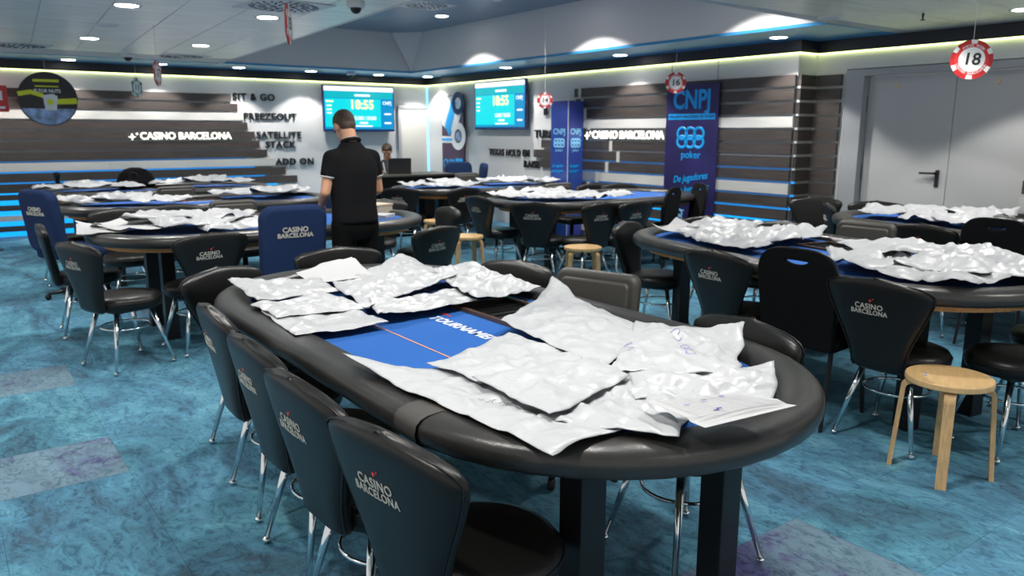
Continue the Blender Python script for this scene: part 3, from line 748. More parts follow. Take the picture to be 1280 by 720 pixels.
bx('board', -.28, .12, -.01, .01, -.17, .17, M['redb'], re_); bx('print', -.28, .06, -.012, -.0101, -.02, .1, M['white'], re_); bx('print', -.28, .08, -.012, -.0101, -.13, -.1, M['white'], re_)
bm = bmesh.new(); cone(bm, (0, 0, .17), (0, 0, CZ - 1.92), .002, .002, 5); fin('thread', bm, M['plastic'], re_)
tag(re_, 'red hanging sign cut off by the left edge of the photo', 'sign')

# ================================================================ TABLES
def racetrack(hl, hw, n=20, ins=0):
    """long axis = local Y. returns [(pos, normal)]"""
    r = hw - ins; s = hl - hw; out = []
    for k in range(n + 1):
        a = PI * k / n; out.append(((r * math.cos(a), s + r * math.sin(a)), (math.cos(a), math.sin(a))))
    for k in range(1, 5): out.append(((-r, s - 2 * s * k / 5), (-1, 0)))
    for k in range(n + 1):
        a = PI + PI * k / n; out.append(((r * math.cos(a), -s + r * math.sin(a)), (math.cos(a), math.sin(a))))
    for k in range(1, 5): out.append(((r, -s + 2 * s * k / 5), (1, 0)))
    return out
RT_, FT = 0.80, 0.765        # rail top, felt top
TAB = {}
def table(key, cx, cy, hl, hw, rz, label, tray=1, detail=False):
    e = empty('poker_table', (cx, cy, 0), rz)
    path = racetrack(hl, hw)
    prof = []
    for k in range(16):
        a = 2 * PI * k / 16
        ca, sa = math.cos(a), math.sin(a)
        prof.append((-.078 + .078 * math.copysign(abs(ca) ** .8, ca), RT_ - .045 + .045 * math.copysign(abs(sa) ** .75, sa)))
    bm = bmesh.new(); sweep(bm, path, prof); fin('rail', bm, M['rail'], e, True)
    bm = bmesh.new(); inner = racetrack(hl, hw, ins=.12)
    a = [bm.verts.new((p[0], p[1], FT)) for p, _ in inner]; b = [bm.verts.new((p[0], p[1], FT - .03)) for p, _ in inner]
    bm.faces.new(a); bm.faces.new(b[::-1])
    for i in range(len(a)): bm.faces.new((a[i], a[(i + 1) % len(a)], b[(i + 1) % len(a)], b[i]))
    fin('felt', bm, M['felt'], e)
    bm = bmesh.new(); inner = racetrack(hl, hw, ins=.115)
    a = [bm.verts.new((p[0], p[1], FT - .031)) for p, _ in inner]; b = [bm.verts.new((p[0], p[1], .676)) for p, _ in inner]
    bm.faces.new(a); bm.faces.new(b[::-1])
    for i in range(len(a)): bm.faces.new((a[i], a[(i + 1) % len(a)], b[(i + 1) % len(a)], b[i]))
    fin('underboard', bm, M['ply'], e)
    ly, lx = hl - hw * (.60 if detail else .7), (.29 if detail else .25)
    for sx in (-1, 1):
        for sy in (-1, 1):
            bm = bmesh.new(); box(bm, -.045, .045, -.045, .045, .004, .675, bev=.004); fin('leg', bm, M['blackmetal'], e, False, (sx * lx + (.02 if detail else 0), sy * ly, 0))
        bx('cross_bar', -.02 + sx * lx, .02 + sx * lx, -ly + .04, ly - .04, .64, .69, M['blackmetal'], e)
    # betting line
    bm = bmesh.new(); rt2 = racetrack(hl, hw, ins=.42)
    rings = [(bm.verts.new((p[0], p[1], FT + .0012)), bm.verts.new((p[0] + n[0] * .006, p[1] + n[1] * .006, FT + .0012))) for p, n in rt2]
    for i in range(len(rings)):
        a, b = rings[i], rings[(i + 1) % len(rings)]; bm.faces.new((a[0], a[1], b[1], b[0]))
    fin('betting_line', bm, M['orange'], e)
    # dealer tray on +X side (tray=1) or -X
    t = bmesh.new(); tx = tray * (hw - .385)
    x0, x1 = sorted((tx - .13, tx + .13))
    for q in ((x0, x0 + .012, -.26, .26), (x1 - .012, x1, -.26, .26), (x0, x1, -.26, -.248), (x0, x1, .248, .26)): box(t, q[0], q[1], q[2], q[3], FT + .001, FT + .014)
    box(t, x0 + .012, x1 - .012, -.248, .248, FT + .001, FT + .003)
    for k in range(1, 9): box(t, x0 + .02, x1 - .02, -.25 + k * .055, -.247 + k * .055, FT + .003, FT + .009)
    tr_ = fin('chip_tray', t, M['blackmetal'], e)
    t = bmesh.new()
    for q in ((x0 - .016, x0, -.276, .276), (x1, x1 + .016, -.276, .276), (x0, x1, -.276, -.26), (x0, x1, .26, .276)): box(t, q[0], q[1], q[2], q[3], FT + .001, FT + .016)
    fin('tray_frame', t, M['trayframe'], tr_)
    # felt print
    s = -tray if tray else -1
    text('felt_print', 'TOURNAMENT', .070, (tray * .05 - .06, -.07 * tray, FT + .0015), (0, -tray, 0), (tray, 0, 0), M['feltmark'], e, .0003, .03, sx=1.0, space=1.05)
    bx('felt_mark', tray * .05 - .0 , tray * .05 + .018, .195 * tray - .02, .195 * tray + .02, FT + .001, FT + .0018, M['redmark'], e); bx('felt_mark', tray * .05, tray * .05 + .01, .15 * tray - .008, .15 * tray + .008, FT + .001, FT + .0018, M['redmark'], e)
    if detail:
        # worn tape band and a stitched seam round the rail
        for (sgn, s0, ln) in ((-1, -(hl - hw) + .02, .11),):
            bmb = bmesh.new()
            pr2 = [(a * 1.0 + (.0012 if a > -.078 else -.0012), z + (.0015 if z > RT_ - .042 else -.0005)) for a, z in prof]
            sweep(bmb, [((-hw, s0 - k * ln / 3), (-1, 0)) for k in range(4)], pr2, closed=False); fin('tape_band', bmb, M['band'], e, True)
    tag(e, label, 'poker table', 'poker tables')

    TAB[key] = (e, cx, cy, hl, hw, rz)
    return e
table('N', 1.575, 2.48, 1.44, .675, 0, 'nearest black-railed poker table with blue felt, heaped with white bags', 1, True)
table('A', 2.15, 6.22, 1.32, .68, -PI / 2, 'poker table at the left in front of the standing man', -1)
table('B', 2.3, 8.62, 1.38, .68, -PI / 2, 'poker table second row at the left, behind the left near one', -1)
table('C', 2.35, 10.85, 1.4, .68, -PI / 2, 'poker table farthest left, below the back wall slats', -1)
table('F', 6.08, 6.6, 1.36, .68, -PI / 2, 'poker table in the middle, in front of the tall banner', -1)
table('G', 5.98, 8.85, 1.25, .68, -PI / 2, 'poker table at mid distance beside the blue column', -1)
table('D', 4.33, 2.74, 1.42, .68, -R(11), 'poker table at the right behind the round wooden stool', 1)
table('E', 6.62, 2.55, 1.42, .68, -R(8), 'poker table at the far right in front of the double door', 1)

# ================================================================ BAGS
def surf(x, y, ti):
    e, cx, cy, hl, hw, rz = ti
    dx, dy = x - cx, y - cy; c, s = math.cos(-rz), math.sin(-rz)
    lx, ly = dx * c - dy * s, dx * s + dy * c
    ss = hl - hw
    d = hw - math.hypot(lx, max(0, abs(ly) - ss))
    if d < 0.02: return RT_ - min(.05, (0.02 - d) * .5)
    if d < .138: return RT_
    return RT_ - (RT_ - FT) * min(1, (d - .138) / .09)
def bag(quad, ti, layer, label, seed, n=22, crump=1.0, name='plastic_bag', bulge=.008, lift=(0, 0, 0, 0), mtl=None, thin=False):
    """quad: 4 world xy corners (tl,tr,br,bl). layer: height above the surface."""
    rnd = random.Random(seed)
    q = [Vector((a, b)) for a, b in quad]
    cen = sum(q, Vector((0, 0))) / 4
    z0 = surf(cen.x, cen.y, ti)
    e = empty(name, (cen.x, cen.y, RT_ + .004)) if False else None
    bm = bmesh.new()
    off = Vector((seed * 3.7, seed * 1.3, 0))
    ax = rnd.uniform(0, PI)
    top, bot = [], []
    m_ = n
    for i in range(n + 1):
        u = i / n; rt_, rb_ = [], []
        for j in range(m_ + 1):
            v = j / m_
            p = q[0] * (1 - u) * (1 - v) + q[1] * u * (1 - v) + q[2] * u * v + q[3] * (1 - u) * v
            ed = min(u, 1 - u, v, 1 - v)
            if not thin:   # wobbly outline
                k = .016 * crump
                p = p + Vector((noise.noise(Vector((p.x * 7, p.y * 7, seed))), noise.noise(Vector((p.x * 7, p.y * 7, seed + 9))))) * k
            P3 = Vector((p.x, p.y, 0))
            s_base = surf(p.x, p.y, ti)
            # plastic bridges over the dip of the felt
            s_base = max(s_base, FT + .010)
            if thin:
                hgt = .003 + .006 * noise.noise(P3 * 5 + off)
                z = s_base + layer + hgt + .02 * max(0, 0)
                z = max(z, RT_ + layer - .005)
                th = .0008
            else:
                dome = (max(0, (ed * 5)) if ed < .2 else 1) ** .6
                r1 = 1 - abs(noise.noise(P3 * 6 + off)) * 2
                cr = Vector((p.x * math.cos(ax) + p.y * math.sin(ax), (-p.x * math.sin(ax) + p.y * math.cos(ax)) * 2.6, seed))
                r2n = 1 - abs(noise.noise(cr * 9)) * 2.2
                r3 = 1 - abs(noise.noise(P3 * 22 + off)) * 2
                r4 = noise.noise(P3 * 45 + off)
                w1 = P3 + Vector((noise.noise(P3 * 5 + off), noise.noise(P3 * 5 - off), 0)) * .05
                c1 = abs(noise.noise(cr * 5.5)); c2 = abs(noise.noise(w1 * 9 + off)); c3 = noise.noise(w1 * 13 + off, noise_basis='VORONOI_F1'); c4 = noise.noise(w1 * 30 + off, noise_basis='VORONOI_F1')
                hh = (.020 * (.45 - c1 * 1.6) * .8 + .015 * (.4 - c2 * 1.5) + .010 * (c3 + .1) + .0045 * c4) * crump
                hh = max(hh, -.004)
                wlf = .016 * max(0, noise.noise(P3 * 3.1 + off * 2)) * crump
                z = s_base * .45 + (RT_ + .0) * .55 + layer + hh * (.35 + .65 * dome) + wlf + bulge * dome
                th = .0015 + .006 * dome
            lz = lift[0] * max(0, 1 - 3.2 * math.hypot(u, v)) + lift[1] * max(0, 1 - 3.2 * math.hypot(1 - u, v)) + lift[2] * max(0, 1 - 3.2 * math.hypot(1 - u, 1 - v)) + lift[3] * max(0, 1 - 3.2 * math.hypot(u, 1 - v))
            z += lz
            z = max(z, surf(p.x, p.y, ti) + .003)
            rt_.append(bm.verts.new((p.x - cen.x, p.y - cen.y, z)))
            rb_.append(bm.verts.new((p.x - cen.x, p.y - cen.y, max(surf(p.x, p.y, ti) + .001, z - th))))
        top.append(rt_); bot.append(rb_)
    for i in range(n):
        for j in range(m_):
            bm.faces.new((top[i][j], top[i + 1][j], top[i + 1][j + 1], top[i][j + 1]))
            f = bm.faces.new((bot[i][j], bot[i][j + 1], bot[i + 1][j + 1], bot[i + 1][j])); f.material_index = 1
    for i in range(n):
        for (A, B) in (((i, 0), (i + 1, 0)), ((i, m_), (i + 1, m_))):
            f = bm.faces.new((top[A[0]][A[1]], top[B[0]][B[1]], bot[B[0]][B[1]], bot[A[0]][A[1]])); f.material_index = 1
    for j in range(m_):
        for (A, B) in (((0, j), (0, j + 1)), ((n, j), (n, j + 1))):
            f = bm.faces.new((top[A[0]][A[1]], top[B[0]][B[1]], bot[B[0]][B[1]], bot[A[0]][A[1]])); f.material_index = 1
    tops = mtl or M['bag']
    o = fin(name, bm, [tops, M['paper'] if thin else M['bagedge']], None, not thin, (cen.x, cen.y, 0))
    if not thin:
        for p in o.data.polygons: p.use_smooth = True
    # move origin to the base
    tag(o, label, 'sheet' if thin else 'bag')
    return o
tn = TAB['N']
bag([(1.05, 3.62), (1.43, 3.46), (1.37, 3.13), (1.00, 3.09)], tn, .030, 'crumpled white plastic bag at the far left corner of the nearest table', 1, 44, bulge=.010)
bag([(0.985, 3.10), (1.33, 3.14), (1.36, 2.80), (0.985, 2.82)], tn, .016, 'second white bag from the far left end of the nearest table, under the corner bag', 2, 44, bulge=.010)
bag([(0.985, 2.99), (1.33, 2.85), (1.32, 2.57), (0.955, 2.56)], tn, .004, 'lowest white bag of the far left pile, its edge on bare blue felt', 3, 40, crump=.7)
bag([(1.387, 3.66), (1.82, 3.95), (1.66, 3.36), (1.34, 3.34)], tn, .026, 'smooth white sheet at the far end of the nearest table', 4, 12, thin=True, name='paper_sheet', mtl=M['paper'])
bag([(1.43, 3.33), (2.06, 3.80), (1.98, 3.12), (1.33, 2.79)], tn, .022, 'large white bag in the middle of the far pile, peaked at its back corner', 5, 46, 1.2, lift=(0, .025, .01, 0), bulge=.009)
bag([(1.40, 2.88), (1.87, 2.95), (1.79, 2.66), (1.32, 2.62)], tn, .010, 'long narrow white bag along the front of the far pile', 6, 40, .9, lift=(.03, 0, 0, .02), bulge=.010)
bag([(1.93, 3.28), (2.20, 3.35), (2.13, 2.67), (1.76, 2.60)], tn, .026, 'crumpled white bag at the right of the far pile, hanging over the rail', 7, 44, 1.5, lift=(.02, 0, 0, .01), bulge=.006)
bag([(2.16, 2.62), (1.955, 1.84), (1.52, 1.60), (1.60, 2.23)], tn, .034, 'large smooth white bag over the dealer tray, corner raised against the charcoal chair', 8, 52, .8, lift=(.035, 0, 0, .01), bulge=.009)
bag([(1.99, 1.93), (2.16, 1.60), (1.80, 1.34), (1.50, 1.56)], tn, .036, 'white bag at the right rail, with faint blue pen marks', 9, 46, 1.1, lift=(0, .03, 0, 0), bulge=.009)
bag([(1.66, 1.68), (1.93, 1.31), (1.67, 1.13), (1.42, 1.38)], tn, .020, 'crumpled white bag at the right front rail under the printed sheet', 10, 46, 1.3, lift=(0, .02, .0, 0), bulge=.009)
bag([(1.58, 1.68), (1.60, 1.32), (1.30, 1.115), (1.12, 1.42)], tn, .012, 'white bag at the front of the near pile, beside the printed sheet', 11, 46, 1.1, bulge=.009)
bag([(1.14, 1.97), (1.55, 2.12), (1.60, 1.68), (1.17, 1.72)], tn, .022, 'smooth white bag at the back of the near pile, beside the printed felt word', 13, 46, .9, lift=(.0, .0, .0, .0), bulge=.009)
bag([(1.15, 1.75), (1.57, 1.69), (1.53, 1.50), (1.13, 1.38)], tn, .034, 'white bag lying on top in the centre of the near pile', 14, 42, .8, bulge=.008)
bag([(0.94, 2.13), (1.27, 1.86), (1.25, 1.25), (1.03, 1.24)], tn, .010, 'longest white bag of the near pile, along the left rail with an upturned corner', 15, 54, .7, lift=(.03, 0, 0, 0), bulge=.006)
sh = bag([(1.32, 1.26), (1.53, 1.16), (1.60, 1.02), (1.31, 1.055)], tn, .066, 'printed white table sheet lying on the near bags at the right front rail', 12, 14, thin=True, name='printed_sheet', mtl=M['paper'])
# ruled lines and pen marks on the printed sheet
def shq(u, v):
    q = [Vector((1.32, 1.26)), Vector((1.53, 1.16)), Vector((1.60, 1.02)), Vector((1.31, 1.055))]
    return q[0] * (1 - u) * (1 - v) + q[1] * u * (1 - v) + q[2] * u * v + q[3] * (1 - u) * v
bm = bmesh.new(); cs = Vector(sh.location[:2])
shz = max(v.co.z for v in sh.data.vertices) + .0006
def shline(u0, v0, u1, v1, wd):
    a, b = shq(u0, v0) - cs, shq(u1, v1) - cs; N = 10
    prev = None; d = (b - a).normalized(); nn = Vector((-d.y, d.x)) * wd
    for i in range(N + 1):
        p = a.lerp(b, i / N); P3 = Vector((p.x + cs.x, p.y + cs.y, 0))
        z = shz
        c = (bm.verts.new((p.x - nn.x, p.y - nn.y, z)), bm.verts.new((p.x + nn.x, p.y + nn.y, z)))
        if prev: bm.faces.new((prev[0], prev[1], c[1], c[0]))
        prev = c
for k in range(14): shline(.08, .12 + k * .058, .92, .12 + k * .058, .0005)
for u in (.08, .35, .6, .75, .92): shline(u, .12, u, .88, .0005)
fin('ruled_lines', bm, M['ink'], sh)
bm = bmesh.new()
for (u, v) in ((.3, .7), (.36, .66), (.45, .3), (.72, .2), (.2, .4)): shline(u, v, u + .05, v + .01, .0022)
fin('pen_mark', bm, M['inkblue'], sh)

from mathutils.bvhtree import BVHTree
def scribble(o, cx, cy, dx, dy, n, m_, seed, wd=.0009, hgt=.02):
    me = o.data; bvh = BVHTree.FromPolygons([v.co.copy() for v in me.vertices], [list(p.vertices) for p in me.polygons])
    rnd = random.Random(seed); d = Vector((dx, dy)).normalized(); nn = Vector((-d.y, d.x)); bm = bmesh.new()
    base = Vector((cx, cy)) - Vector(o.location[:2])
    for k in range(n):
        c = base + d * k * hgt * .85; a0 = rnd.uniform(0, 6); a1 = a0 + rnd.uniform(2.5, 6.2); rx_ = hgt * rnd.uniform(.22, .38); ry_ = hgt * rnd.uniform(.4, .55); prev = None
        for i in range(13):
            a = a0 + (a1 - a0) * i / 12; p = c + d * rx_ * math.cos(a) + nn * ry_ * math.sin(a)
            t = (-d * math.sin(a) * rx_ + nn * math.cos(a) * ry_).normalized(); q = Vector((-t.y, t.x)) * wd; cur = []
            for pp_ in (p - q, p + q):
                hit = bvh.ray_cast(Vector((pp_.x, pp_.y, 2)), Vector((0, 0, -1)))[0]
                if hit is None: break
                cur.append(bm.verts.new(hit + Vector((0, 0, .0009))))
            if len(cur) < 2: prev = None; continue
            if prev: bm.faces.new((prev[0], prev[1], cur[1], cur[0]))
            prev = cur
    fin('pen_mark', bm, m_, o)
for o_ in list(COL.objects):
    lb_ = o_.get('label', '')
    if 'faint blue pen marks' in lb_:
        scribble(o_, 1.73, 1.72, -.5, -.8, 4, M['inkblue'], 1, hgt=.034); scribble(o_, 1.82, 1.56, -.5, -.8, 3, M['inkblue'], 2, hgt=.034); scribble(o_, 1.92, 1.70, -.5, -.8, 3, M['inkblue'], 4, hgt=.03)
    elif 'longest white bag' in lb_: scribble(o_, 1.10, 1.62, .5, -.8, 5, M['ink'], 3, hgt=.022)
def cluster(key, specs, where):
    ti = TAB[key]
    for i, (cx, cy, w, l, rot, lay, desc) in enumerate(specs):
        c, s = math.cos(R(rot)), math.sin(R(rot))
        q = [(cx + a * c - b * s, cy + a * s + b * c) for a, b in ((-w * .56, l * .56), (w * .56, l * .56), (w * .56, -l * .56), (-w * .56, -l * .56))]
        thin = 'sheet' in desc
        rr = random.Random(hash((key, i)) & 0xffff if False else ord(key) * 31 + i)
        bag(q, ti, lay, desc, ord(key) * 10 + i, 18 if not thin else 8, 2.1, bulge=.026, lift=(rr.uniform(0, .05), rr.uniform(-.0, .06), rr.uniform(0, .03), rr.uniform(0, .05)), thin=thin, name='paper_sheet' if thin else 'plastic_bag', mtl=M['paper'] if thin else None)
cluster('D', [(4.32, 3.72, .42, .34, 20, .03, 'flat white sheet at the far left end of the right table'), (4.28, 3.40, .44, .34, -30, .02, 'white bag near the far left end of the right table'), (4.50, 3.55, .42, .36, 15, .05, 'peaked white bag at the back of the right table, far left pile'),
              (4.02, 3.12, .42, .34, 60, .02, 'white bag on the front rail of the right table, left of the banquet chair'), (4.42, 3.10, .44, .34, 35, .03, 'white bag at the right of the far left pile on the right table'), (4.72, 3.15, .38, .3, 10, .02, 'white bag on the back rail of the right table'),
              (4.05, 2.18, .46, .38, 40, .02, 'crumpled white bag left in the near pile on the right table'), (4.42, 2.22, .48, .40, -20, .05, 'largest peaked white bag in the near pile on the right table'), (4.18, 1.85, .48, .38, 15, .04, 'white bag in the centre of the near pile on the right table'),
              (4.56, 1.85, .44, .36, 60, .03, 'white bag at the back of the near pile on the right table'), (3.92, 1.78, .34, .40, -10, .01, 'white bag overhanging the front rail of the right table'), (4.35, 1.50, .44, .34, 0, .02, 'white bag at the right edge of the photo on the right table')], '')
cluster('E', [(6.62, 3.52, .42, .34, 20, .02, 'leftmost white bag on the table by the double door'), (6.80, 3.25, .44, .36, -20, .04, 'white bag second from the left on the table by the double door'), (6.52, 3.12, .42, .34, 50, .02, 'white bag at the front rail of the table by the double door'),
              (6.90, 2.85, .46, .38, 10, .05, 'peaked white bag in the middle of the table by the double door'), (6.50, 2.72, .44, .36, -30, .02, 'rightmost white bag on the table by the double door')], '')
cluster('F', [(5.15, 6.95, .44, .38, 20, .02, 'white bag at the left end of the middle table'), (5.45, 6.75, .46, .40, -25, .05, 'peaked white bag on the middle table'), (5.22, 6.42, .44, .34, 10, .03, 'white bag on the left front rail of the middle table'), (5.68, 6.45, .44, .36, 40, .02, 'white bag over the front of the middle table'), (5.95, 6.25, .42, .28, 5, .01, 'rightmost white bag on the middle table')], '')
cluster('G', [(5.15, 8.95, .44, .38, 20, .02, 'white bag at the left end of the table beside the blue column'), (5.50, 9.0, .46, .38, -20, .04, 'second white bag from the left on the table beside the blue column'), (5.45, 8.55, .44, .38, 10, .03, 'white bag at the front of the table beside the blue column'),
              (6.38, 8.95, .46, .38, 0, .03, 'white bag right of the bare blue felt on the table beside the blue column'), (6.72, 8.88, .42, .36, 25, .04, 'second white bag from the right on the table beside the blue column'), (6.98, 8.72, .34, .34, -10, .02, 'rightmost white bag on the table beside the blue column')], '')
cluster('A', [(0.98, 6.25, .34, .40, -8, .004, 'flat white sheet at the left end of the left near table'), (1.05, 6.58, .30, .36, 12, .004, 'second flat white sheet at the left end of the left near table'), (1.22, 6.20, .42, .38, 20, .02, 'white bag beside the sheets on the left near table'), (1.42, 6.45, .44, .38, -30, .06, 'tallest peaked white bag on the left near table'),
              (1.55, 6.10, .46, .38, 10, .03, 'white bag in the front middle of the left near table'), (1.82, 6.35, .42, .36, 45, .05, 'white bag at the back right of the left near pile'), (1.78, 5.86, .44, .26, 5, .01, 'white bag overhanging the front rail of the left near table')], '')
cluster('B', [(1.18, 8.75, .42, .36, 10, .02, 'leftmost white bag on the left table of the second row'), (1.55, 8.70, .46, .40, -15, .05, 'second white bag from the left on the left table of the second row'), (1.85, 8.45, .44, .34, 30, .02, 'white bag before the bare felt on the left table of the second row'),
              (2.75, 8.85, .46, .40, 10, .03, 'white bag right of the bare felt on the left table of the second row'), (3.08, 8.62, .46, .44, -20, .06, 'tallest white bag on the left table of the second row'), (3.30, 8.9, .42, .34, 15, .02, 'rightmost white bag on the left table of the second row')], '')
cluster('C', [(1.22, 10.95, .42, .36, 10, .02, 'leftmost white bag on the far left table'), (1.55, 10.85, .46, .44, -12, .05, 'second white bag from the left on the far left table'), (1.95, 11.05, .44, .34, 8, .02, 'white bag in front of the backpack on the far left table'),
              (2.55, 11.15, .46, .38, 12, .03, 'white bag right of the backpack on the far left table'), (2.95, 10.9, .46, .42, -20, .07, 'peaked white bag on the far left table'), (3.25, 10.8, .44, .40, 30, .04, 'rightmost white bag on the far left table')], '')

# ================================================================ CHAIRS
def logo_mesh():
    pass
def make_casino():
    e = empty('casino_chair')
    # back: curved tapering shell. local +X = facing direction; back stands at x = -.24
    zs = [0.0, .015, .05, .12, .25, .38, .5, .62, .72, .80, .86, .905, .94, .965, .985, 1.0]
    def hwid(s):
        if s < .05: base = .100 + .03 * math.sqrt(s / .05)
        else:
            t = (s - .05) / .95; t2 = t * t * (3 - 2 * t); base = .130 + .140 * t2
        if s > .84: base *= (1 - ((s - .84) / .16) ** 2.8 * .999) ** .42
        return base
    nu = 16; Z0, H = .385, .458
    def pt(s, u, side):
        hw = hwid(s); z = Z0 + H * s
        ed = (1 - abs(u) ** 5) ** .5
        tt = .034 * ed
        if s > .86: tt *= (1 - ((s - .86) / .14) ** 2.5 * .98) ** .5
        if s < .04: tt *= .5 + .5 * (s / .04)
        y = u * hw
        x = -.195 - .075 * s - .01 * s * s + .30 * (y * y) * (0.4 + .6 * s)
        z += -.012 * (u * u) * s          # arched top
        return Vector((x + side * tt, y, z))
    bm = bmesh.new(); F, B = [], []
    for s in zs:
        us = [math.sin(PI / 2 * (2 * i / nu - 1)) for i in range(nu + 1)]
        F.append([bm.verts.new(pt(s, u, 1)) for u in us]); B.append([bm.verts.new(pt(s, u, -1)) for u in us])
    for g in (F, B):
        for a, b in zip(g, g[1:]):
            for i in range(nu): bm.faces.new((a[i], a[i + 1], b[i + 1], b[i]))
    for k in (0, -1):
        for i in range(nu): bm.faces.new((F[k][i], F[k][i + 1], B[k][i + 1], B[k][i]))
    bmesh.ops.remove_doubles(bm, verts=bm.verts, dist=.0006)
    back = fin('backrest', bm, M['leather'], e, True)
    bm = bmesh.new()
    pts = [pt(s, -1, 0) for s in zs[1:]] + [pt(1.0, u, 0) for u in (-.6, -.2, .2, .6)] + [pt(s, 1, 0) for s in reversed(zs[1:])]
    for p in pts: p.x -= .012
    tube(bm, pts, .0035, 6); fin('piping', bm, M['leather'], back, True)
    # logo on the outer face
    def onback(y, z):
        s = (z - Z0) / H; hw = hwid(s); u = y / hw
        return pt(s, u, -1).x - .0015
    lg = bmesh.new()
    for body, sz, zz, sx in (('CASINO', .036, .704, 1.0), ('BARCELONA', .032, .676, .92)):
        me = textmesh(body, sz, .0004, .016, 'CENTER', 0, 1.06)
        tb = bmesh.new(); tb.from_mesh(me)
        for v in tb.verts:
            y = -v.co.x * sx + .026; z = zz + v.co.y; v.co = Vector((onback(y, z) - v.co.z, y, z))
        tm = bpy.data.meshes.new('t'); tb.to_mesh(tm); tb.free(); lg.from_mesh(tm)
    tag(fin('logo', lg, M['logo'], back), 'small silver lettering')
    sp_ = bmesh.new()
    for yy, zz, r in ((.018, .734, .009), (.004, .742, .0045)):
        vs = [sp_.verts.new((onback(yy, zz) - .0008, yy - a, zz + b)) for a, b in sparkle(None, 0, 0, r)]
        sp_.faces.new(vs)
    tag(fin('red_star', sp_, M['redmark'], back), 'small red star')
    # seat
    bm = bmesh.new(); lathe(bm, [(0, .385), (.19, .385), (.212, .393), (.222, .418), (.221, .446), (.208, .466), (.18, .475), (.1, .480), (0, .481)], 36)
    fin('seat', bm, M['seat'], e, True, (.01, 0, 0))
    bm = bmesh.new(); tube(bm, [(.011 + .2225 * math.cos(a), .2225 * math.sin(a), .440) for a in [2 * PI * k / 36 for k in range(36)]], .003, 6, True); fin('seat_piping', bm, M['seat'], e, True)
    bx('swivel_plate', -.14, .14, -.14, .14, .372, .395, M['blackmetal'], e, bev=.005)
    for sx in (-1, 1):
        for sy in (-1, 1):
            bm = bmesh.new(); cone(bm, (sx * .115, sy * .115, .374), (sx * .195, sy * .195, .028), .0165, .0095, 10)
            ball(bm, (sx * .197, sy * .197, .016), .016, (1, 1, .75), 10, 7)
            fin('leg', bm, M['chrome'], e, True)
    bm = bmesh.new(); tube(bm, [(.150 * math.cos(a), .150 * math.sin(a), .262) for a in [2 * PI * k / 28 for k in range(28)]], .007, 8, True); fin('foot_ring', bm, M['chrome'], e, True)
    return e
def rounded_back(name, w, z0, z1, t, r, m, e, x, lean=.06, taper=0.0, cap=.02):
    h = z1 - z0
    fr = Matrix(((0, 0, 1, x), (1, 0, 0, 0), (0, 1, 0, (z0 + z1) / 2), (0, 0, 0, 1)))
    sh_ = Matrix.Identity(4); sh_[0][2] = -lean / h; sh_[0][3] = lean / h * (z0 + z1) / 2
    o = flat(name, rrect(w - 2 * cap, h - 2 * cap, max(.01, r - cap), 7, taper=taper), [], t - 2 * cap, m, e, bev=cap, frame=sh_ @ fr)
    for p in o.data.polygons: p.use_smooth = True
    return o
def star_base(e):
    bm = bmesh.new(); cone(bm, (0, 0, .06), (0, 0, .38), .025, .025, 12); fin('column', bm, M['blackmetal'], e, True)
    for k in range(5):
        a = 2 * PI * k / 5 + .3; bm = bmesh.new(); cone(bm, (0, 0, .075), (.25 * math.cos(a), .25 * math.sin(a), .055), .022, .014, 8); fin('base_arm', bm, M['blackmetal'], e, True)
        bm = bmesh.new(); cone(bm, (.25 * math.cos(a) - .012 * math.sin(a), .25 * math.sin(a) + .012 * math.cos(a), .026), (.25 * math.cos(a) + .012 * math.sin(a), .25 * math.sin(a) - .012 * math.cos(a), .026), .025, .025, 12); fin('caster', bm, M['rubber'], e, True)
def make_dealer():
    e = empty('dealer_chair')
    b = rounded_back('backrest', .43, .52, .87, .06, .05, M['dealer'], e, -.24, .05)
    p = rounded_back('back_cushion', .36, .56, .835, .03, .03, M['dealer'], b, -.208, .05, cap=.012)
    bm = bmesh.new(); box(bm, -.2, .22, -.21, .21, .39, .47, bev=.025); fin('seat', bm, M['seat'], e, True)
    bx('back_support', -.23, -.19, -.03, .03, .38, .56, M['blackmetal'], e)
    star_base(e); return e
def make_blue():
    e = empty('blue_chair')
    b = rounded_back('backrest', .47, .44, 1.0, .10, .10, M['navy'], e, -.25, .07, taper=.04, cap=.035)
    for body, sz, zz in (('CASINO', .05, .83), ('BARCELONA', .044, .79)):
        tag(text('logo', body, sz, (-.302 - (zz - .71) * .13, 0, zz), (0, -1, 0), (-.13, 0, 1), M['logo'], b, .0008, .03), 'small silver lettering')
    bm = bmesh.new(); box(bm, -.22, .24, -.23, .23, .37, .48, bev=.035); fin('seat', bm, M['navy'], e, True)
    star_base(e); return e
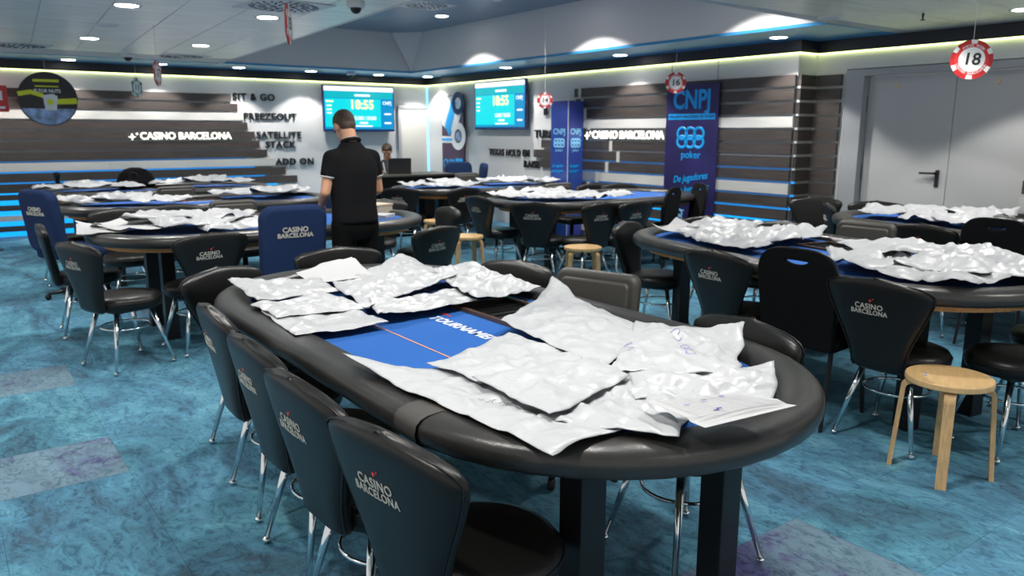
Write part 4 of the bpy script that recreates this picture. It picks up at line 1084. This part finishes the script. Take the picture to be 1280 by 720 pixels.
def make_banquet():
    e = empty('banquet_chair')
    w, h = .42, .50
    pts = []
    for k in range(25):
        a = PI * k / 24; pts.append((w / 2 * math.copysign(abs(math.cos(a)) ** .55, math.cos(a)), h / 2 - .14 + .14 * math.sin(a) ** .8 if math.sin(a) > 0 else h / 2 - .14))
    pts += [(-w / 2 + .02, -h / 2), (w / 2 - .02, -h / 2)]
    hole = [(.078 * math.cos(a), h / 2 - .050 + (.034 if math.sin(a) < 0 else .006) * math.sin(a)) for a in [2 * PI * k / 20 for k in range(20)]]
    fr = Matrix(((0, 0, 1, -.24), (1, 0, 0, 0), (0, 1, 0, .67), (0, 0, 0, 1))); sh_ = Matrix.Identity(4); sh_[0][2] = -.12; sh_[0][3] = .12 * .67
    b = flat('backrest', pts, [hole], .016, M['blackfab'], e, bev=.009, frame=sh_ @ fr)
    bm = bmesh.new(); tube(bm, [Vector((-.24 - .12 * (y), x, .67 + y)) for x, y in pts], .011, 8, True); fin('back_frame', bm, M['blackmetal'], b, True)
    bm = bmesh.new(); box(bm, -.2, .21, -.2, .2, .40, .47, bev=.025); fin('seat', bm, M['blackfab'], e, True)
    for sx in (-1, 1):
        for sy in (-1, 1):
            bm = bmesh.new(); cone(bm, (sx * .17, sy * .17, .41), (sx * (.20 if sx > 0 else .25), sy * .185, .002), .013, .011, 6); fin('leg', bm, M['blackmetal'], e)
    for sy in (-1, 1): bm = bmesh.new(); cone(bm, (-.19, sy * .18, .40), (-.215, sy * .18, .46), .012, .012, 6); fin('back_bracket', bm, M['blackmetal'], e)
    return e
def make_stool():
    e = empty('wooden_stool')
    bm = bmesh.new(); lathe(bm, [(0, .422), (.172, .422), (.176, .426), (.176, .446), (.173, .450), (0, .450)], 40); fin('seat', bm, M['birch'], e)
    for k in range(4):
        prof = []
        for i in range(9):
            a = PI / 2 * i / 8 * 1.07; prof.append((.142 + .045 * math.sin(a), .372 + .045 * math.cos(a)))
        prof = [(.05, .417), (.142, .417)] + prof[1:] + [(.212, .0)]
        prof2 = [(.05, .421 - .0)] if False else None
        bm = bmesh.new(); th = .019; wd = .022
        rings = []
        for i, (r_, z_) in enumerate(prof):
            a_ = Vector(prof[max(0, i - 1)]); b_ = Vector(prof[min(len(prof) - 1, i + 1)]); d = (b_ - a_).normalized(); nn = Vector((-d.y, d.x)) * -1
            w_ = wd * (1.0 if z_ > .2 else .95)
            p0 = Vector((r_, z_)) ; p1 = p0 + nn * -0 + Vector((-d.y, d.x)) * (-th) if False else p0 + Vector((d.y, -d.x)) * th
            if i == len(prof) - 1: p1 = Vector((p1.x, 0.0005)); p0 = Vector((p0.x, .0005))
            rings.append([bm.verts.new((p0.x, -w_, p0.y)), bm.verts.new((p0.x, w_, p0.y)), bm.verts.new((p1.x, w_, p1.y)), bm.verts.new((p1.x, -w_, p1.y))])
        for a, b in zip(rings, rings[1:]):
            for j in range(4): bm.faces.new((a[j], a[(j + 1) % 4], b[(j + 1) % 4], b[j]))
        bm.faces.new(rings[0]); bm.faces.new(rings[-1][::-1])
        fin('leg', bm, M['birchleg'], e, False, (0, 0, 0), (0, 0, PI / 2 * k))
    return e
protos = {'c': [make_casino, None, 'chair'], 'd': [make_dealer, None, 'chair'], 'b': [make_blue, None, 'chair'], 'q': [make_banquet, None, 'chair'], 's': [make_stool, None, 'stool']}
BACKOFF = {'c': .27, 'd': .27, 'b': .29, 'q': .27, 's': 0}
def put(kind, bxx, byy, face, label):
    """bxx,byy = position of the top of the back; face = facing direction in degrees."""
    pr_ = protos[kind]
    if pr_[1] is None: pr_[1] = pr_[0](); o = pr_[1]
    else: o = copy_tree(pr_[1])
    f = R(face); d = BACKOFF[kind]
    o.location = (bxx + d * math.cos(f), byy + d * math.sin(f), 0); o.rotation_euler.z = f
    tag(o, label, pr_[2]); return o
# near table
put('c', .76, 1.51, 8, 'black casino chair nearest the camera, its silver logo largest')
put('c', .745, 2.0, 2, 'second black casino chair from the camera along the near table')
put('c', .775, 2.48, 0, 'third black casino chair from the camera along the near table')
put('c', .815, 3.05, -3, 'fourth black casino chair from the camera along the near table')
put('c', 1.10, 3.92, -62, 'black casino chair at the far left curve of the near table')
put('c', 1.86, 4.22, -95, 'black casino chair at the far end of the near table, top curve showing')
put('c', 2.42, 3.22, 192, 'black casino chair at the far right curve of the near table')
put('d', 2.44, 2.62, 198, 'charcoal padded dealer chair with a framed rectangular back at the near table')
put('c', 2.31, 1.69, 172, 'black casino chair on the right side of the near table')
# table A
put('c', .66, 5.38, 19, 'black casino chair at the left end of the left near table, logo at an angle')
put('c', .60, 6.58, -4, 'black casino chair seen from the side behind the leftmost logo chair')
put('c', 1.46, 5.34, 98, 'black casino chair at the front of the left near table, back to the camera')
put('b', 2.0, 5.26, 88, 'large navy blue upholstered chair with silver logo beside the standing man')
put('c', 1.30, 7.55, -88, 'black casino chair behind the left near table, above the white sheets')
put('c', 1.80, 7.72, -95, 'black casino chair behind the left near table, left of its dealer chair')
put('d', 2.25, 7.45, -90, 'charcoal rectangular dealer chair behind the left near table')
put('c', 2.88, 4.78, 108, 'black casino chair with silver logo right of the standing man')
put('c', 3.72, 5.98, 172, 'black casino chair at the right end of the left near table, turned side-on')
put('c', 3.62, 7.05, -140, 'black casino chair behind the right end of the left near table')
put('b', .72, 7.95, 25, 'large navy blue chair at the far left, tilted beside the left tables')
# table B, C
put('d', 2.30, 9.75, -90, 'charcoal rectangular dealer chair behind the left table of the second row')
put('b', 3.45, 7.75, 120, 'navy blue chair half hidden by the left side of the standing man')
put('c', .75, 8.9, 0, 'black casino chair at the left end of the second row table, behind the navy chair')
# table F
put('c', 4.62, 6.85, 0, 'black casino chair side-on at the left end of the middle table')
put('c', 4.66, 5.93, 35, 'black casino chair with its back to the camera at the left of the middle table')
put('c', 5.15, 5.5, 90, 'black casino chair behind the small stool at the front of the middle table')
put('c', 5.55, 5.44, 96, 'black casino chair at the front of the middle table, beside the banquet chair')
put('q', 6.32, 5.66, 112, 'black banquet chair with a hand hole at the front right of the middle table')
put('q', 7.05, 5.92, 152, 'black banquet chair side-on in front of the tall banner')
put('d', 6.35, 7.62, -88, 'charcoal rectangular dealer chair behind the middle table')
put('c', 6.0, 7.75, -100, 'black casino chair just left of the dealer chair behind the middle table')
put('c', 6.95, 7.65, -95, 'black casino chair behind the bare felt of the middle table')
put('c', 7.25, 7.45, -110, 'black casino chair at the far right behind the middle table')
# table G
put('c', 5.20, 8.0, 97, 'black casino chair with a logo in front of the blue column table')
put('c', 4.55, 8.45, 40, 'black casino chair at the left end of the table beside the blue column')
put('d', 6.75, 10.35, -95, 'grey rectangular chair behind the table beside the blue column')
put('b', 7.25, 11.35, -100, 'navy blue chair in front of the corner poster')
put('b', 7.28, 10.6, 152, 'navy blue chair side-on below the right wall screen')
# table D
put('c', 3.56, 2.86, -5, 'black casino chair at the left of the banquet chair on the right table')
put('q', 3.46, 2.27, 4, 'black banquet chair with a hand hole in front of the right table')
put('c', 3.46, 1.84, 0, 'black casino chair with silver logo behind the round wooden stool')
put('c', 4.17, 4.20, -68, 'black casino chair at the far left end of the right table, side-on')
put('d', 5.38, 2.98, 182, 'charcoal rectangular dealer chair between the two right tables')
put('c', 4.98, 4.10, -120, 'black casino chair behind the far bags of the right table, only its top curve showing')
put('c', 5.18, 3.52, 185, 'black casino chair left of the dealer chair between the two right tables, low curve')
put('c', 4.30, 1.30, 148, 'black casino chair at the right photo edge, only its round seat and legs showing')
put('c', 4.93, 1.35, 150, 'black casino chair farther at the right photo edge, its seat behind the other one')
# table E
put('c', 5.85, 2.82, 0, 'black casino chair with red-topped logo right of the dealer chair')
put('q', 5.80, 2.30, 4, 'black banquet chair with a hand hole at the right edge before the double door')
put('c', 7.36, 4.66, -140, 'black casino chair at the slatted wall corner, front of its back showing')
put('c', 6.88, 4.22, -48, 'black casino chair turned side-on near the slatted wall corner')
put('c', 7.45, 4.05, 205, 'black casino chair at the far left end of the table by the double door')
put('c', 6.05, 1.45, 100, 'black casino chair at the right photo edge before the right door leaf')
# stools
so = put('s', 3.506, 1.503, 27, 'round birch stool in the right foreground'); 
put('s', 4.83, 5.42, 10, 'small birch stool in front of the middle table')
put('s', 4.38, 6.72, 30, 'birch stool left of the middle table, beside a side-on chair')
put('s', 4.89, 8.12, 0, 'birch stool half hidden behind black chairs at mid distance')
put('s', 3.55, 7.75, 20, 'birch stool behind the standing man, only a leg showing')
o = bx('paper_scrap', -.012, .012, -.006, .006, 0, .004, M['paper'], None, loc=(3.43, 1.57, .451), rot=(0, 0, .5)); bx('blue_print', -.002, .01, -.004, .002, .004, .0045, M['inkblue'], o)
tag(o, 'tiny scrap of paper with blue ink on the foreground stool', 'paper')

# ================================================================ OTHER THINGS
# desk with laptop
de = empty('desk', (5.70, 10.33, 0), 0)
bx('desktop', -.75, .62, -.35, .35, .86, .89, M['dealer'], de, bev=.006); bx('front_panel', -.72, .60, -.33, -.31, .004, .858, M['blackfab'], de)
bx('side_panel', -.74, -.72, -.33, .33, .004, .858, M['blackfab'], de); bx('side_panel', .60, .62, -.33, .33, .004, .858, M['blackfab'], de)
tag(de, 'dark desk at the back where the young man works on a laptop', 'desk')
le = empty('laptop', (5.52, 10.22, .891), R(-22))
bx('keyboard_base', -.165, .165, 0, .23, 0, .015, M['laptop'], le)
bm = bmesh.new(); box(bm, -.165, .165, 0, .008, 0, .22, bev=.003); fin('lid', bm, M['laptop'], le, rot=(R(8), 0, 0), loc=(0, -.0, .012))
tag(le, 'open black laptop on the back desk, lid towards the camera', 'laptop')
# backpack on table C
bp = empty('backpack', (2.18, 11.3, RT_ + .0))
bp.location.z = surf(2.18, 11.3, TAB['C']) + .002
bm = bmesh.new()
rings = []
for k, (zz, sx_, sy_) in enumerate(((0, .19, .11), (.02, .23, .13), (.10, .235, .14), (.18, .20, .12), (.235, .14, .09), (.26, .06, .04))):
    rings.append([bm.verts.new((sx_ * math.copysign(abs(math.cos(a)) ** .8, math.cos(a)), sy_ * math.sin(a), zz + .006 * math.sin(5 * a + k))) for a in [2 * PI * i / 24 for i in range(24)]])
for a, b in zip(rings, rings[1:]):
    for i in range(24): bm.faces.new((a[i], a[(i + 1) % 24], b[(i + 1) % 24], b[i]))
bm.faces.new(rings[0][::-1]); bm.faces.new(rings[-1]); fin('bag_body', bm, M['blackfab'], bp, True)
bm = bmesh.new(); tube(bm, [(-.05 + .05 * math.cos(a), -.125, .15 + .06 * math.sin(a)) for a in [2 * PI * i / 16 for i in range(16)]], .008, 6, True); fin('handle_loop', bm, M['blackmetal'], bp, True)
bm = bmesh.new(); box(bm, -.14, .14, -.16, -.12, .03, .12, bev=.02); fin('front_pocket', bm, M['blackfab'], bp, True)
tag(bp, 'black backpack slumped on the far left table', 'bag')
# stack of papers and beige folder at the right end of table A
fo = empty('card_box', (3.20, 6.42, 0), R(20)); zt = surf(3.2, 6.42, TAB['A']) + .003
fo.location.z = zt
bm = bmesh.new(); box(bm, -.13, .13, -.1, .1, 0, .075, bev=.004); fin('box_body', bm, M['beige'], fo); bx('lid', -.135, .135, -.105, .105, .0755, .09, M['beige'], fo)
tag(fo, 'beige card box at the right end of the left near table', 'box')
st = empty('paper_stack', (3.12, 6.12, surf(3.12, 6.12, TAB['A']) + .003), R(40))
for k in range(5): bx('sheet', -.105, .105, -.075, .075, k * .006, k * .006 + .005, M['paper'], st, rot=(0, 0, .05 * ((k * 7) % 3 - 1)))
tag(st, 'small stack of white sheets beside the beige card box', 'paper')
# barrier post at the left edge
po = empty('barrier_post', (.50, 11.9, 0))
bm = bmesh.new(); lathe(bm, [(0, 0), (.16, 0), (.16, .012), (.05, .03), (.022, .04), (.022, .88), (.03, .89), (.03, .93), (0, .94)], 20); fin('pole', bm, M['blackmetal'], po, True)
tag(po, 'black barrier post at the far left edge of the room', 'post')
po = empty('floor_stand', (1.38, 12.2, 0))
bm = bmesh.new(); lathe(bm, [(0, 0), (.16, 0), (.16, .012), (.05, .03), (.03, .04), (.03, .88), (.045, .89), (.045, .95), (0, .96)], 16); fin('pole', bm, M['blackmetal'], po, True)
tag(po, 'black stand behind the left end of the far left table', 'post')

# ================================================================ PEOPLE
def capsule(bm, a, b, ra, rb, n=14):
    cone(bm, a, b, ra, rb, n); ball(bm, a, ra, u=n, v=8); ball(bm, b, rb, u=n, v=8)
def ell(bm, c, r, rot=None): ball(bm, c, 1, r, 20, 14, rot)
def remesh(o, vs, sm=6):
    m1 = o.modifiers.new('skin_surface', 'REMESH'); m1.mode = 'VOXEL'; m1.voxel_size = vs; m1.use_smooth_shade = True
    m2 = o.modifiers.new('smooth', 'SMOOTH'); m2.factor = .5; m2.iterations = sm
def loft(bm, rings, n=24):
    R_ = []
    for (cx, cy, cz, rx, ry) in rings:
        R_.append([bm.verts.new((cx + rx * math.copysign(abs(math.cos(a)) ** .9, math.cos(a)), cy + ry * math.sin(a), cz)) for a in [2 * PI * i / n for i in range(n)]])
    for a, b in zip(R_, R_[1:]):
        for i in range(n): bm.faces.new((a[i], a[(i + 1) % n], b[(i + 1) % n], b[i]))
    bm.faces.new(R_[0][::-1]); bm.faces.new(R_[-1])
def hand(bm, wrist, fwd, side, upv, s=1.0):
    """palm and five fingers; fwd = finger direction, side = thumb side."""
    w = Vector(wrist); f = Vector(fwd).normalized(); sd = Vector(side).normalized(); u = Vector(upv).normalized()
    pc = w + f * .045 * s
    for t in (-1.2, -.4, .4, 1.2):
        capsule(bm, w + f * .01 + sd * t * .013 * s, w + f * .085 * s + sd * t * .018 * s, .013 * s, .010 * s, 8)
    for k, (t, ln) in enumerate(((1.25, .068), (.42, .076), (-.42, .070), (-1.25, .055))):
        b = w + f * .085 * s + sd * t * .019 * s
        k1 = b + f * ln * .45 * s - u * .008 * s; k2 = k1 + f * ln * .3 * s - u * .018 * s; k3 = k2 + f * ln * .16 * s - u * .018 * s
        capsule(bm, b, k1, .0088 * s, .0080 * s, 8); capsule(bm, k1, k2, .0080 * s, .0072 * s, 8); capsule(bm, k2, k3, .0072 * s, .006 * s, 8)
    b = w + f * .02 * s + sd * .024 * s; k1 = b + (f * .7 + sd * .7) * .035 * s - u * .006; k2 = k1 + (f * .9 + sd * .25) * .03 * s - u * .01
    capsule(bm, b, k1, .0115 * s, .0098 * s, 8); capsule(bm, k1, k2, .0098 * s, .0078 * s, 8)
def person(loc, yaw, label, J, mats, seated=False, hair_len=0, trim=True):
    """local: faces +Y, +X to the person's right."""
    e = empty('person', loc, yaw)
    hd = Vector(J['head']); tilt = J['tilt']; rx = Matrix.Rotation(-tilt, 3, 'X').to_quaternion() 
    hm = Matrix.Rotation(-tilt, 3, 'X')
    def H(x, y, z): return hd + hm @ Vector((x, y, z))
    nb = Vector(J['neck'])
    bm = bmesh.new()
    # head
    ell(bm, H(0, -.012, .018), (.073, .092, .088), rx); ell(bm, H(0, .018, -.038), (.056, .066, .070), rx); ell(bm, H(0, .045, -.075), (.034, .032, .026), rx)
    capsule(bm, H(0, .078, .008), H(0, .098, -.026), .009, .014, 8)
    for s in (-1, 1):
        ell(bm, H(s * .074, -.008, -.008), (.010, .020, .031), rx); ell(bm, H(s * .03, .074, .022), (.02, .012, .008), rx)
    ell(bm, H(0, .082, -.052), (.022, .010, .007), rx)
    capsule(bm, nb + Vector((0, 0, -.03)), H(0, -.025, -.05), .060, .056, 16)
    # torso core
    loft(bm, J['core'])
    for s, k in ((-1, 'L'), (1, 'R')):
        sh_, el, wr_ = [Vector(v) for v in J['arm' + k]]
        capsule(bm, sh_, el, .048, .037); capsule(bm, el, el.lerp(wr_, .35), .038, .037); capsule(bm, el.lerp(wr_, .3), wr_, .036, .024)
        f = (wr_ - el).normalized()
        hand(bm, wr_ - f * .005, J.get('hf' + k, f), Vector((-s, .2, 0)), UZ, .98)
        hp_, kn, an = [Vector(v) for v in J['leg' + k]]
        capsule(bm, hp_, kn, .078, .052); capsule(bm, kn, an, .052, .034)
    b = fin('body', bm, mats['skin'], e, True); remesh(b, .0075, 5)
    # hair
    bm = bmesh.new()
    ell(bm, H(0, -.020, .032), (.0785, .092, .086), rx)
    if hair_len:
        for k in range(26):
            a = k * 2.4; ell(bm, H(.05 * math.cos(a) * (k / 26) ** .5, -.0 + .075 * math.sin(a) * (k / 26) ** .5, .105 - .03 * (k / 26)), (.018, .02, .016), rx)
        ell(bm, H(0, -.055, -.01), (.068, .05, .07), rx)
    else: ell(bm, H(0, -.052, -.012), (.066, .046, .062), rx)
    hr = fin('hair', bm, mats['hair'], e, True); remesh(hr, .006, 3)
    for s in (-1, 1):
        bm = bmesh.new(); ball(bm, H(s * .030, .083, .006), .009, (1.3, .7, .8), 10, 8, rx); fin('eye', bm, M['eye'], e, True)
        bm = bmesh.new(); capsule(bm, H(s * .016, .088, .026), H(s * .046, .078, .028), .004, .003, 6); fin('eyebrow', bm, mats['hair'], e, True)
    bm = bmesh.new(); capsule(bm, H(-.018, .092, -.052), H(.018, .092, -.052), .003, .003, 6); fin('mouth', bm, M['redb'], e, True)
    # shirt
    bm = bmesh.new(); loft(bm, J['shirt'])
    for k in ('L', 'R'):
        sh_, el, wr_ = [Vector(v) for v in J['arm' + k]]
        capsule(bm, Vector((sh_.x * .7, sh_.y, sh_.z + .012)), sh_, .056, .058); cone(bm, sh_, sh_.lerp(el, .56), .058, .056, 16)
    sh0 = fin('shirt', bm, mats['shirt'], e, True); remesh(sh0, .011, 5)
    for k in ('L', 'R'):
        if trim:
            sh_, el, _ = [Vector(v) for v in J['arm' + k]]
            bm = bmesh.new(); cone(bm, sh_.lerp(el, .545), sh_.lerp(el, .585), .0555, .0555, 20); fin('sleeve_trim', bm, M['trim'], sh0, True)
    if trim:
        bm = bmesh.new(); q = [nb + Vector((.062 * math.cos(a), -.006 + .060 * math.sin(a), -.004 - .020 * math.sin(a))) for a in [2 * PI * i / 24 for i in range(24)]]
        tube(bm, q, .015, 8, True); fin('collar', bm, mats['shirt'], sh0, True)
        bm = bmesh.new(); tube(bm, [p + Vector((0, 0, .013)) for p in q], .004, 6, True); fin('collar_trim', bm, M['trim'], sh0, True)
    # trousers
    bm = bmesh.new(); loft(bm, J['hips'])
    for k in ('L', 'R'):
        hp_, kn, an = [Vector(v) for v in J['leg' + k]]
        capsule(bm, hp_, kn, .092, .070, 18); capsule(bm, kn, an + (kn - an) * .04, .070, .056, 18)
    t = fin('trousers', bm, mats['trousers'], e, True); remesh(t, .012, 5)
    for k in ('L', 'R'):
        an = Vector(J['leg' + k][2])
        bm = bmesh.new(); ell(bm, (an.x, an.y + .02, an.z - .035), (.045, .075, .04)); ell(bm, (an.x, an.y + .10, an.z - .045), (.045, .085, .032))
        for v in bm.verts: v.co.z = max(v.co.z, J['floor'] + .002)
        s_ = fin('shoe', bm, M['shoe'], e, True); remesh(s_, .01, 3)
    tag(e, label, 'person'); return e
Jm = dict(head=(-.015, .085, 1.535), tilt=R(32), neck=(0, .025, 1.435), floor=0,
          core=[(0, 0, .84, .14, .09), (0, 0, 1.0, .125, .085), (0, .0, 1.2, .15, .09), (0, .01, 1.34, .15, .075), (0, .02, 1.42, .07, .06)],
          armL=((-.170, .01, 1.315), (-.222, .01, 1.075), (-.15, .235, .955)), armR=((.170, .01, 1.315), (.222, .03, 1.075), (.13, .255, .96)),
          hfL=(.3, .8, -.4), hfR=(-.2, .8, -.4),
          legL=((-.095, 0, .83), (-.11, .01, .45), (-.12, -.02, .075)), legR=((.095, 0, .83), (.11, .01, .45), (.12, -.02, .075)),
          shirt=[(0, -.005, .845, .178, .122), (0, -.005, .87, .180, .124), (0, 0, .98, .172, .116), (0, 0, 1.10, .178, .118), (0, .0, 1.22, .186, .120), (0, .004, 1.29, .182, .108), (0, .010, 1.345, .150, .09), (0, .016, 1.385, .108, .076), (0, .022, 1.43, .068, .062)],
          hips=[(0, 0, .72, .12, .10), (0, 0, .80, .168, .118), (0, 0, .90, .160, .108), (0, 0, .93, .150, .10)])
person((2.48, 5.30, 0), R(4), 'standing man seen from behind in black polo shirt and trousers, head bowed', Jm, dict(skin=M['skin'], hair=M['hair'], shirt=M['polo'], trousers=M['trousers']))
Jb = dict(head=(0, .10, 1.205), tilt=R(35), neck=(0, .045, 1.09), floor=0,
          core=[(0, -.02, .52, .14, .1), (0, 0, .7, .12, .085), (0, .02, .9, .145, .09), (0, .03, 1.0, .14, .075), (0, .04, 1.07, .06, .05)],
          armL=((-.17, .03, .985), (-.24, .12, .79), (-.10, .33, .925)), armR=((.17, .03, .985), (.24, .12, .79), (.10, .33, .925)),
          hfL=(.2, 1, -.05), hfR=(-.2, 1, -.05),
          legL=((-.09, 0, .50), (-.11, .36, .48), (-.11, .36, .075)), legR=((.09, 0, .50), (.11, .36, .48), (.11, .36, .075)),
          shirt=[(0, -.02, .50, .165, .12), (0, -.01, .62, .16, .115), (0, 0, .75, .165, .112), (0, .02, .88, .178, .112), (0, .028, .97, .172, .10), (0, .035, 1.03, .13, .08), (0, .045, 1.085, .065, .055)],
          hips=[(0, -.02, .44, .15, .12), (0, -.02, .50, .165, .13), (0, -.02, .58, .15, .11)])
pb = person((5.72, 10.98, 0), R(180 - 30), 'young man seated at the back desk, head bowed, with a white lanyard', Jb, dict(skin=M['skin'], hair=M['hair'], shirt=M['tee'], trousers=M['trousers']), hair_len=1, trim=False)
bm = bmesh.new()
for s in (-1, 1): tube(bm, [(s * .062, .03, 1.10), (s * .06, .115, 1.02), (s * .04, .15, .92), (s * .01, .152, .80)], .008, 6)
fin('lanyard', bm, M['white'], pb, True)
se = empty('black_stool', (5.72, 10.98, 0)); bm = bmesh.new(); lathe(bm, [(0, .34), (.16, .34), (.17, .36), (.17, .39), (.15, .41), (0, .415)], 20); fin('seat', bm, M['seat'], se, True)
for k in range(4): bm = bmesh.new(); a = PI / 4 + PI / 2 * k; cone(bm, (.1 * math.cos(a), .1 * math.sin(a), .34), (.17 * math.cos(a), .17 * math.sin(a), 0), .012, .01, 8); fin('leg', bm, M['chrome'], se, True)
tag(se, 'round black stool under the young man at the back desk', 'stool')

# ================================================================ GROUPS OF REPEATS
GROUPS = {'casino_chair': 'black casino chairs around the poker tables', 'dealer_chair': 'rectangular dealer chairs behind the tables', 'blue_chair': 'navy blue upholstered chairs',
          'banquet_chair': 'black banquet chairs with a hand hole', 'wooden_stool': 'round birch stools', 'poker_table': 'poker tables of the room', 'plastic_bag': 'white plastic bags on the poker tables',
          'paper_sheet': 'loose white sheets on the tables', 'hanging_sign': 'round chip signs hanging from the ceiling', 'ceiling_light': 'recessed downlights', 'ceiling_vent': 'square swirl air vents',
          'wall_screen': 'tournament clock screens', 'wall_lettering': 'black raised words on the walls', 'wall_sign': 'glowing casino name signs', 'dome_camera': 'dome cameras on the ceiling', 'ceiling_speaker': 'flat round discs on the ceiling'}
for o in list(COL.objects):
    if o.parent is None and 'label' in o and 'group' not in o:
        g = GROUPS.get(o.name.split('.')[0])
        if g: o['group'] = g
